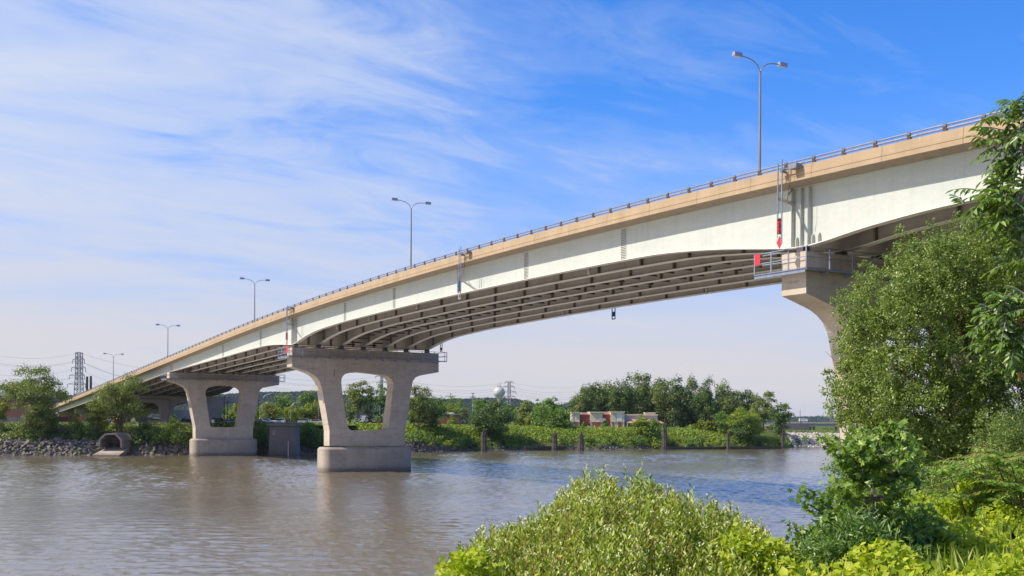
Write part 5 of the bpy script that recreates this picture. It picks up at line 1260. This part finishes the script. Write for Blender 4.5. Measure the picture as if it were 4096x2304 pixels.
# ------------------------------------------------------------------ distant overpass on the right
Yo = 520.; rt = thing('highway_overpass', 'low grey highway overpass in the distance at far right', 'overpass', (XX(3280, Yo), Yo, 5))
m = MB(); bx(m, 3120, 3900, 1690, 1696, Yo, 12); m.build('parapet', CONC, rt)
m = MB(); bx(m, 3140, 3900, 1696.2, 1706, Yo+1, 10); m.build('girder', LAMPB, rt)
m = MB(); bx(m, 3080, 3238, 1699, 1732, Yo-3, 14); m.build('retaining_wall', CONC_OLD, rt)
for x0, x1 in ((3240, 3246), (3254, 3260), (3343, 3350), (3364, 3372), (3450, 3458)):
    m = MB(); bx(m, x0, x1, 1706, 1736, Yo+3, 1.5); m.build('column', CONC, rt)
m = MB()
for i in range(60): x = 3250+i*11; bx(m, x, x+.7, 1697, 1706, Yo+.9, .2)
m.build('girder_rib', GREYW, rt)
rt = thing('truck', 'small truck crossing the distant overpass', 'truck', (XX(3211, Yo+4), Yo+4, 12)); zr = ZZ(3211, 1690, Yo)
X = XX(3211, Yo+4); m = MB(); m.box((X-1.6, Yo+3, zr+.5), (X+.9, Yo+5.2, zr+2.0)); m.build('box', GREYW, rt); m = MB(); m.box((X+.95, Yo+3.1, zr+.4), (X+2., Yo+5.1, zr+1.7)); m.build('cab', WHITE, rt)
for x in (-1, 1.3): m = MB(); m.tube([(X+x, Yo+2.9, zr+.3), (X+x, Yo+3.2, zr+.3)], .35, 10); m.build('wheel', TIRE, rt)
rt = thing('highway_sign', 'blue highway sign seen on the distant overpass', 'sign', (XX(3231, Yo+4), Yo+4, 12)); m = MB(); bx(m, 3226, 3237, 1683, 1689, Yo+4, .15); m.build('panel', SIGNB, rt); m = MB(); bx(m, 3231, 3232, 1689, 1693, Yo+4.2, .1); m.build('post', GALV, rt)
T('tree', 'distant green trees under the overpass', 3262, 3344, 1712, 1732, 620, 'spread', F_MID, group=None)
T('tree', 'distant trees right of the overpass column', 3376, 3450, 1708, 1732, 640, 'spread', F_MID, group=None)

# ================================================================== near vegetation on the camera's bank
def blob_leaves(r, cen, rad, per, L, spray=.9, up=.25, droop=.35):
    """leaves on short twigs radiating from blob centres"""
    cen = np.asarray(cen, float); k = len(cen); n = k*per
    ci = np.repeat(np.arange(k), per); tw = r.integers(0, 9, n)
    tdir = unit(r.normal(0, 1, (k, 9, 3))+np.array([0, 0, up])); d = tdir[ci, tw]
    s = r.uniform(.15, 1., n)**.6; R_ = np.asarray(rad)[ci]
    P = cen[ci]+d*(s*R_)[:, None]+r.normal(0, .16, (n, 3))*R_[:, None]-np.array([0, 0, 1])*(droop*s*s*R_)[:, None]
    A = unit(d*spray+r.normal(0, .75, (n, 3))+np.array([0, 0, -.15])); N = unit(r.normal(0, .5, (n, 3))+np.array([-.25, -.25, .95]))
    return P, A, N
def inpoly(x, y, poly):
    c = np.zeros(len(x), bool); j = len(poly)-1
    for i in range(len(poly)):
        xi, yi = poly[i]; xj, yj = poly[j]
        c ^= ((yi > y) != (yj > y)) & (x < (xj-xi)*(y-yi)/(yj-yi+1e-9)+xi); j = i
    return c
def V3(px, py, Y): return np.array(pt(px, py, Y))
def limb(m, pts, r0, r1, n=7):
    pts = [Vector(p) for p in pts]; out = []
    for i in range(len(pts)-1):
        for k in range(4):
            f = k/4; p0 = pts[max(i-1, 0)]; p1 = pts[i]; p2 = pts[i+1]; p3 = pts[min(i+2, len(pts)-1)]
            out.append(.5*((2*p1)+(p2-p0)*f+(2*p0-5*p1+4*p2-p3)*f*f+(3*p1-p0-3*p2+p3)*f**3))
    out.append(pts[-1]); m.tube(out, [r0+(r1-r0)*i/(len(out)-1) for i in range(len(out))], n)
# --- the big small-leaved elm
EY = 24.
poly = [(3560, 985), (3640, 955), (3740, 905), (3816, 870), (3880, 862), (3975, 900), (4100, 930), (4420, 1000), (4480, 1500), (4400, 1980), (4000, 1980), (3860, 1960), (3700, 1990), (3560, 1960), (3500, 1880),
        (3430, 1760), (3400, 1690), (3350, 1620), (3335, 1560), (3345, 1500), (3375, 1430), (3395, 1350), (3400, 1260), (3375, 1190), (3440, 1110), (3520, 1090), (3555, 1050)]
r = np.random.default_rng(42); n = 12000
px = r.uniform(3300, 4480, n); py = r.uniform(850, 1990, n); ok = inpoly(px-45, py-12, poly); px, py = px[ok], py[ok]
# keep a few holes where the sky shows
for hx, hy, hr in ((3740, 1370, 42), (3850, 1420, 30), (4050, 1600, 60), (3680, 1640, 34), (4000, 1680, 40), (3560, 1500, 26)):
    k_ = np.hypot(px-hx, py-hy) > hr*1.8; px, py = px[k_], py[k_]
px, py = px[:1650], py[:1650]
dy = r.uniform(-2.3, 2.3, len(px)); cen = np.array([V3(a, b, EY)+np.array([0, d, 0]) for a, b, d in zip(px, py, dy)])
rt = thing('elm_tree', 'big leafy small leaved elm in front of the nearest right pier', 'tree', (XX(3950, EY), EY, nz(XX(3950, EY), EY)))
P, A, N = blob_leaves(r, cen, r.uniform(.14, .33, len(cen)), 190, .05)
L = r.uniform(.045, .08, len(P)); leafmesh('crown', P, A, N, L, L*.58, N_ELM, rt, 'lance')
# sprays reaching past the outline
tips = [(3575, 905), (3625, 930), (3340, 1160), (3310, 1190), (3400, 1090), (3325, 1530), (3318, 1575), (3350, 1690), (3430, 1050), (3470, 1070), (3800, 850), (3700, 880), (3360, 1290), (3345, 1400), (3390, 1640)]
cs = []; rs = []
for (tx, ty) in [(a+25, b+8) for a, b in tips]:
    for k_ in range(5): cs.append(V3(tx+(3700-tx)*k_*.045, ty+(1350-ty)*k_*.045, EY+r.uniform(-.6, .6))); rs.append(.10+.05*k_)
P, A, N = blob_leaves(r, cs, rs, 70, .05); L = r.uniform(.035, .065, len(P)); leafmesh('leaf_spray', P, A, N, L, L*.55, N_ELM, rt, 'lance')
m = MB(); base = (3935, 2080)
for j, (off, ends) in enumerate([(0, [(3930, 1850), (3900, 1600), (3850, 1300), (3820, 1020)]), (60, [(3960, 1800), (4010, 1500), (4050, 1200), (4040, 1000)]), (-40, [(3880, 1820), (3760, 1640), (3600, 1480), (3440, 1400)]),
                    (20, [(3940, 1750), (3830, 1520), (3700, 1300), (3580, 1120)]), (90, [(4040, 1820), (4120, 1600), (4200, 1350)]), (-20, [(3890, 1900), (3700, 1800), (3520, 1720), (3420, 1600)])]):
    pts = [V3(base[0]+off*.3, base[1], EY)]+[V3(a, b, EY+(j-2)*.25) for a, b in ends]; limb(m, pts, .14 if j < 2 else .09, .02)
for i in range(70):
    c_ = cen[r.integers(0, len(cen))]; e = c_+r.normal(0, .5, 3); m.tube([tuple(c_), tuple((c_+e)/2+np.array([0, 0, .05])), tuple(e)], [.014, .009, .004], 4)
m.build('trunk', BARK, rt, smooth=True)
# second, smaller shrubs of the same leaf and others at the right side
def blobshrub(name, label, regions, Y, mt, per, L, wd=.5, kind='lance', seed=1, cat='shrub', rad=(.16, .34), nb=60, droop=.3, stems=True, up=.4, thick=.9):
    r = np.random.default_rng(seed); cs = []
    for (cx, cy, rx, ry) in regions:
        k_ = max(4, int(nb*rx*ry/(100*100))); a = r.uniform(0, 6.28, k_); q = r.uniform(0, 1, k_)**.5
        for i in range(k_): cs.append(V3(cx+rx*q[i]*math.cos(a[i]), cy+ry*q[i]*math.sin(a[i]), Y)+np.array([0, r.uniform(-thick, thick), 0]))
    cs = np.array(cs); c0 = cs.mean(0); g = nz(c0[0], Y); rt = thing(name, label, cat, (c0[0], Y, g))
    P, A, N = blob_leaves(r, cs, r.uniform(rad[0], rad[1], len(cs)), per, L, up=up, droop=droop)
    l = r.uniform(.7, 1.25, len(P))*L; leafmesh('foliage' if cat == 'shrub' else 'crown', P, A, N, l, l*wd, mt, rt, kind)
    if stems:
        m = MB()
        for i in range(min(16, len(cs))):
            c_ = cs[i*len(cs)//16 % len(cs)]; b = Vector((c0[0]+r.normal(0, .2), Y+r.normal(0, .2), g-.1)); e = Vector(c_)
            m.tube([b, b.lerp(e, .5)+Vector((0, 0, .15)), e], [.03, .02, .006], 5)
        m.build('stem', BARK, rt, smooth=True)
    return rt
blobshrub('shrub', 'small leaved shrub at the right edge below the elm', [(4060, 1790, 100, 140), (4120, 1900, 90, 120), (4000, 1880, 50, 50)], 19., N_ELM, 170, .04, .55, seed=2)
blobshrub('shrub', 'dark shrub behind the dead looking gap right of the maple', [(3700, 1960, 70, 60), (3640, 2030, 90, 60), (3760, 2000, 60, 60)], 20., N_ELM, 170, .045, .55, seed=3)
blobshrub('shrub', 'pale feathery shrub behind the yellow vines', [(3790, 2075, 70, 40), (3700, 2110, 60, 36), (3860, 2060, 40, 40)], 17., N_BUSH, 150, .045, .35, seed=4, thick=.5)
blobshrub('shrub', 'bright round leaved shrub before the sumac', [(3930, 1975, 55, 55), (3890, 2020, 50, 40)], 16., N_VINE, 90, .06, .8, 'heart', seed=5, thick=.4)
blobshrub('shrub', 'tall yellow weeds at the right edge above the vines', [(4070, 1960, 60, 70), (4010, 2010, 60, 50)], 15.5, N_BUSH, 120, .05, .4, seed=6, thick=.5)
# --- silver maple sapling
MY = 12.; rt = thing('maple_sapling', 'young silver maple with reaching branches before the right pier', 'tree', (XX(3495, MY), MY, nz(XX(3495, MY), MY)))
r = np.random.default_rng(8); tg = [(3172, 1950), (3215, 2010), (3300, 2050), (3190, 2118), (3260, 2160), (3330, 1850), (3318, 1758), (3300, 1790), (3372, 1790), (3430, 1730), (3500, 1716), (3540, 1705), (3585, 1760), (3560, 1800),
    (3655, 1738), (3640, 1790), (3600, 1870), (3680, 1860), (3650, 1930), (3570, 1940), (3330, 1930), (3400, 1880), (3390, 1990), (3460, 1850), (3290, 1940), (3360, 2080), (3440, 2070), (3560, 2050), (3380, 1710+40), (3470, 1960), (3640, 2040), (3700, 2090)]
P = []; A = []; mb = MB(); stem = [V3(3500, 2420, MY), V3(3498, 2200, MY), V3(3490, 2000, MY), (V3(3500, 1850, MY)), V3(3520, 1730, MY)]
limb(mb, stem, .035, .008, 7)
for i, (tx, ty) in enumerate(tg):
    dyy = r.uniform(-.7, .7); e = V3(tx, ty, MY)+np.array([0, dyy, 0]); sy = min(2250, max(1760, ty+abs(tx-3497)*.35+20)); b = V3(3495, sy, MY)
    mid = (b+e)/2+np.array([0, 0, -.06]); mb.tube([tuple(b), tuple(mid), tuple(e)], [.022, .016, .008], 5)
    for k_ in range(80):
        f = r.uniform(.35, 1.03); q = b*(1-f)**2+2*mid*f*(1-f)+e*f*f if f <= 1 else e
        P.append(q+r.normal(0, .055, 3)*np.array([1, 1.2, 1])); A.append((e-b)/np.linalg.norm(e-b)*.5+r.normal(0, .7, 3)+np.array([0, 0, -.35]))
mb.build('trunk', BARK_PALE, rt, smooth=True)
P = np.array(P); A = np.array(A); N = unit(r.normal(0, .55, P.shape)+np.array([-.3, -.45, .85])); L = r.uniform(.055, .095, len(P))
leafmesh('crown', P, A, N, L, L*.95, N_MAPLE, rt, 'maple')
blobshrub('maple_sapling', 'low leafy maple sprouts at the foot of the young silver maple', [(3560, 2150, 110, 80), (3680, 2130, 80, 70), (3450, 2180, 90, 70)], 12.6, N_MAPLE, 64, .07, .95, 'maple', seed=11, cat='tree', nb=46, thick=.5)
blobshrub('willow_shrub', 'narrow leaved shrub left of the vines at the bottom edge', [(3380, 2230, 130, 90), (3270, 2290, 70, 50), (3520, 2260, 110, 60), (3440, 2150, 80, 50)], 11.2, N_ASH, 70, .085, .26, 'leaf6', seed=12, nb=60, thick=.45)
blobshrub('shrub', 'thin twiggy growth at the waterside left of the young maple', [(3250, 2290, 90, 40), (3170, 2310, 40, 20)], 12.5, N_BUSH, 60, .035, .4, seed=13, nb=40, thick=.4)
# --- pinnate fronds
def fronds(r, specs, Lf, npair, w_, P, A, N, LL, mb, droop=.35):
    for b, d, ln in specs:
        b = np.array(b, float); d = d/np.linalg.norm(d); side = np.cross(d, [0, 0, 1.]); side /= max(np.linalg.norm(side), 1e-6); pts = []
        for k_ in range(npair+1):
            f = (k_+.6)/(npair+.6); q = b+d*ln*f+np.array([0, 0, -droop*ln*f*f]); pts.append(tuple(q)); tn = d*ln+np.array([0, 0, -2*droop*ln*f]); tn /= np.linalg.norm(tn); up = np.cross(side, tn)
            if k_ < npair:
                for s in (-1, 1): P.append(q); A.append(tn*.45+side*s+np.array([0, 0, -.28])+r.normal(0, .1, 3)); N.append(up+r.normal(0, .18, 3)); LL.append(Lf*(1.1-.5*abs(f-.45))*r.uniform(.85, 1.1))
            else: P.append(q); A.append(tn); N.append(up); LL.append(Lf)
        mb.tube([tuple(b)]+pts, [.006]+[.004]*(len(pts)-1)+[.0015], 4)
def sumac(label, cx, cy, Y, n, seed, ln):
    r = np.random.default_rng(seed); c = V3(cx, cy, Y); g = nz(c[0], Y); rt = thing('sumac', label, 'shrub', (c[0], Y, g), 'sumacs under the elm'); P, A, N, LL = [], [], [], []; mb = MB(); sp = []
    tops = [c+np.array([dx, r.uniform(-.3, .3), dz]) for dx, dz in ((0, .05), (-.30, .0), (.28, -.08), (-.1, -.35), (.2, -.4))]
    b0 = np.array([c[0]+.12, Y, g])
    for t_ in tops:
        mb.tube([tuple(b0), tuple((b0+t_)/2+np.array([.05, 0, 0])), tuple(t_)], [.014, .010, .006], 6)
        for k_ in range(n):
            a = 6.283*k_/n+r.uniform(-.3, .3); sp.append((t_, np.array([math.cos(a), math.sin(a), r.uniform(.1, .7)]), ln*r.uniform(.7, 1.1)))
    fm = MB(); fronds(r, sp, .105, 11, .2, P, A, N, LL, fm); mb.build('stem', BARK, rt, smooth=True); tag(fm.build('leaf_stalk', TWIG, rt), kind='stuff')
    LL = np.array(LL); leafmesh('foliage', P, np.array(A), np.array(N), LL, LL*.32, N_SUMAC, rt, 'leaf6', fold=.12, droop=.3)
sumac('sumac with feathery leaves and a reddish tip below the elm', 3862, 1890, 15.5, 13, 3, .62)
sumac('sumac with long feathery leaves at the right edge', 4075, 1850, 14.5, 13, 4, .68)
# --- ash branches hanging in from the right
AY = 8.; r = np.random.default_rng(21); rt = thing('ash_tree', 'ash tree whose long leafed branches hang in at the right edge', 'tree', (6.2, 8.6, nz(6.2, 8.6)))
cl = [(4075, 455), (4030, 500), (3985, 540), (4065, 560), (4010, 600), (4060, 650), (4020, 700), (4070, 740), (4000, 770), (4040, 820), (3975, 810), (4075, 870), (3955, 850), (4020, 900), (3925, 830), (3970, 880), (4070, 950), (4030, 960), (4080, 1030), (4060, 1090),
      (4050, 1240), (3995, 1232), (3950, 1256), (4070, 1300), (4020, 1300), (3960, 1310), (4050, 1370), (4000, 1370), (4080, 1420), (4040, 1440), (3985, 1400), (4080, 1490)]
P, A, N, LL = [], [], [], []; fm = MB(); sp = []
for cx, cy in cl:
    for k_ in range(7):
        b = V3(cx+30, cy-38, AY)+r.normal(0, .05, 3)*np.array([1, 3, 1]); d = np.array([-.8+r.normal(0, .7), r.normal(0, .6), -.05+r.normal(0, .5)]); sp.append((b, d, r.uniform(.13, .20)))
fronds(r, sp[:140], .078, 4, .3, P, A, N, LL, fm, .25); tag(fm.build('leaf_stalk', BARK_PALE, rt), kind='stuff'); fm = MB(); fronds(r, sp[140:], .078, 4, .3, P, A, N, LL, fm, .25); tag(fm.build('leaf_stalk', BARK_PALE, rt), kind='stuff'); LL = np.array(LL)
leafmesh('crown', P, np.array(A)+np.array([0, 0, -.12]), np.array(N), LL, LL*.42, N_ASH, rt, 'leaf6', droop=.35)
m = MB(); root_ = (6.2, 8.6, nz(6.2, 8.6)-.3); tr = [root_, (6.15, 8.6, 10.), (6.1, 8.5, 12.5), (6.0, 8.4, 14.5)]; limb(m, tr, .16, .05, 8)
limb(m, [tr[2], tuple(V3(4330, 380, AY)), tuple(V3(4110, 480, AY)), tuple(V3(4105, 700, AY)), tuple(V3(4060, 860, AY))], .035, .006); limb(m, [tr[1], tuple(V3(4400, 900, AY)), tuple(V3(4180, 850, AY)), tuple(V3(4110, 1000, AY))], .03, .006)
limb(m, [tr[1], tuple(V3(4350, 1150, AY)), tuple(V3(4120, 1235, AY)), tuple(V3(4000, 1228, AY))], .03, .005); limb(m, [tuple(V3(4150, 1230, AY)), tuple(V3(4110, 1330, AY)), tuple(V3(4090, 1430, AY))], .012, .004)
m.build('trunk', BARK_PALE, rt, smooth=True)
sd = MB()
for cx, cy in ((4085, 1248), (4078, 1285), (4088, 1320), (4080, 1505)):
    for k_ in range(9): p = V3(cx, cy, AY-.1)+r.normal(0, .012, 3); sd.cbox(tuple(p), (.012, .006, .03), r.uniform(0, 3))
sd.build('seed_cluster', N_SEED, rt)
# --- the dogwood thicket at the bottom centre
BY = 13.; sil = [(1620, 2420), (1690, 2350), (1750, 2300), (1800, 2225), (1880, 2180), (1950, 2112), (2040, 2075), (2110, 2030), (2200, 1975), (2250, 1925), (2290, 1905), (2360, 1888), (2430, 1882), (2500, 1905), (2600, 1925), (2700, 1945), (2790, 1965), (2880, 1985), (2950, 2010), (3010, 2070), (3090, 2110), (3130, 2170), (3200, 2200), (3240, 2290), (3260, 2340)]
sx = np.array([XX(a, BY, b) for a, b in sil]); sz = np.array([ZZ(a, b, BY) for a, b in sil])-.10
def bush_z(X, Y):
    z = np.interp(X, sx, sz); return z-np.where(Y < BY, .10, .28)*(Y-BY)**2
rt = thing('dogwood_thicket', 'broad yellow green dogwood thicket with cream flower heads at the bottom centre', 'shrub', (XX(2450, BY), BY, 3.2))
r = np.random.default_rng(31); P, A, N, LL = [], [], [], []; FP = []; tw = MB(); ns = 0
def lump(X, Y): return .10*math.sin(X*3.1+Y*1.7)+.08*math.sin(X*6.3-Y*4.1+1)+.05*math.sin(X*11+Y*9)
for i in range(3300):
    X = r.uniform(sx[0], sx[-1]); Y = r.uniform(10.2, 15.2); z = float(bush_z(X, Y))+lump(X, Y)*.9-.02+abs(r.normal(0, .05))*(1.3 if r.random() < .12 else .3)
    ln = r.uniform(.3, .62); d = np.array([r.normal(0, .22), r.normal(0, .22), 1.]); d /= np.linalg.norm(d); top = np.array([X, Y, z]); b = top-d*ln
    nl = int(ln/.028); a0 = r.uniform(0, 6.28)
    for k_ in range(nl):
        f = k_/nl; a = a0+k_*2.4; q = b+d*ln*f; out = np.array([math.cos(a), math.sin(a), 0])
        P.append(q); A.append(d*(.55+.6*f)+out*.8+r.normal(0, .12, 3)); N.append(d*.6-out*.4*0+r.normal(0, .25, 3)+np.array([-.1, -.2, .5])); LL.append(r.uniform(.065, .11)*(1-.3*f))
    if r.random() < .25:
        for k_ in range(7): FP.append(top+d*.02+r.normal(0, .014, 3)*np.array([1, 1, .7]))
    if i % 2 == 0: tw.tube([tuple(b), tuple(top)], [.005, .0025], 4); ns += 1
LL = np.array(LL); leafmesh('foliage', P, np.array(A), np.array(N), LL, LL*.32, N_BUSH, rt, 'leaf6')
FP = np.array(FP); leafmesh('flower_head', FP, r.normal(0, 1, FP.shape), r.normal(0, 1, FP.shape), .014, .014, N_FLOWER, rt, 'quad')
# main stems fan out from the ground
for i in range(60):
    X = r.uniform(sx[2], sx[-3]); Y = r.uniform(11.3, 14.6); z = float(bush_z(X, Y))-.35; b = (XX(2450, BY)+(X-XX(2450, BY))*.35, BY+(Y-BY)*.4, nz(XX(2450, BY)+(X-XX(2450, BY))*.35, BY)-.1)
    tw.tube([b, ((b[0]+X)/2, (b[1]+Y)/2, (b[2]+z)/2+.3), (X, Y, z)], [.03, .018, .008], 5)
tw.build('stem', TWIG, rt)
# leafy mass under the shoots
n = 30000; X = r.uniform(sx[0], sx[-1], n); Y = r.uniform(10.2, 15.2, n); z = bush_z(X, Y)-.25-np.abs(r.normal(0, .45, n)); P = np.stack([X, Y, z], 1); N = unit(r.normal(0, .6, P.shape)+np.array([-.2, -.3, .8])); L = r.uniform(.05, .085, n)
leafmesh('inner_foliage', P, r.normal(0, 1, P.shape), N, L, L*.42, N_BUSH, rt, 'lance')
# broad leaved creepers in the lower corners of the thicket
def creeper(label, regs, Y, seed):
    blobshrub('grape_vine', label, regs, Y, foliage_vine, 46, .058, .9, 'heart', seed=seed, cat='shrub', nb=40, stems=False, thick=.35, rad=(.12, .24))
foliage_vine = N_VINE
creeper('broad leaved creeper over the lower left of the dogwood thicket', [(1880, 2275, 70, 40), (1800, 2300, 30, 16)], 11.6, 41)
creeper('broad leaved creeper over the lower right of the dogwood thicket', [(3030, 2240, 100, 60), (2960, 2190, 60, 40)], 11.4, 42)
# --- vine ground cover on the bank top
n = 190000; r = np.random.default_rng(55); Y = r.uniform(6., 25., n); X = r.uniform(0, 14, n)
ok = (X > crest(Y)-1.6) & (X < .50*Y+.5); X, Y = X[ok], Y[ok]
hh = .16+.16*np.sin(X*2.1+Y*1.3)+.12*np.sin(X*4.7-Y*3.3)+.08*np.sin(X*9.1+Y*7.7)
z = near_z(X, Y)+.12+np.maximum(hh, 0)+r.uniform(-.12, .06, len(X)); P = np.stack([X, Y, z], 1)
N = unit(r.normal(0, .42, P.shape)+np.array([-.25, -.35, .9])); L = r.uniform(.045, .075, len(P))
tag(leafmesh('ground_cover', P, r.normal(0, 1, P.shape), N, L, L*.9, N_VINE, None, 'heart'), 'sunlit yellow green vines covering the bank at the lower right', 'ground cover', kind='stuff')
n = 9000; Y = r.uniform(9., 25., n); X = crest(Y)+r.uniform(-1.2, 5, n); z = near_z(X, Y)+.25; P = np.stack([X, Y, z], 1)
A = unit(r.normal(0, .45, P.shape)+np.array([0, 0, 1.])); L = r.uniform(.12, .34, n)
tag(leafmesh('weeds', P, A, r.normal(0, 1, P.shape), L, L*.07, N_BUSH, None, 'lance'), 'thin grass blades poking out of the vines', 'weeds', kind='stuff')
# slope growth below and behind (hides bare soil around the right pier foot)
n = 60000; Y = r.uniform(16, 110, n); X = crest(Y)+r.uniform(-8, 30, n); z = near_z(X, Y)+r.uniform(0, .5, n); P = np.stack([X, Y, z], 1); N = unit(r.normal(0, .6, P.shape)+np.array([-.2, -.2, .8])); L = r.uniform(.1, .28, n)*np.interp(Y, [16, 110], [.7, 1.7])
tag(leafmesh('ground_cover', P, r.normal(0, 1, P.shape), N, L, L*.8, F_BRIGHT, None, 'tuft'), 'green undergrowth on the bank behind the elm around the right pier', 'ground cover', kind='stuff')
def bank_shrub(label, x0, x1, yt, yb, Y, mt): return tree('shrub', label, x0, x1, yt, yb, Y, 'shrub', mt, group='undergrowth by the right pier', cat='shrub', zbase=nz(XX((x0+x1)/2, Y), Y), leafk=.7)
bank_shrub('leafy growth at the water edge left of the right pier foot', 3290, 3480, 1830, 2090, 60, F_MID)
bank_shrub('leafy growth behind the elm trunk', 3500, 3760, 1780, 2080, 45, F_DARK)
bank_shrub('leafy growth behind the elm at the right edge', 3760, 4160, 1700, 2000, 48, F_DARK)
bank_shrub('dark growth between the elm and the right pier', 3560, 3900, 1840, 2060, 34, F_DARK)

# ------------------------------------------------------------------ air
def haze_fn(t):
    v = t.n('ShaderNodeVolumePrincipled'); v.inputs['Color'].default_value = (.80, .88, 1., 1); v.inputs['Density'].default_value = HAZE; v.inputs['Anisotropy'].default_value = .2
    return v.outputs[0]
HAZE = 4e-5
hm = bpy.data.materials.new('haze_air'); hm.use_nodes = True; t = NT(hm.node_tree); v = haze_fn(t); t.n('ShaderNodeOutputMaterial', i_Volume=v)
m = MB(); m.box((-7300, -520, -4), (7300, 9700, 125)); hz_ = m.build('haze', hm); tag(hz_, 'thin pale summer haze over the river plain', 'haze', kind='stuff')
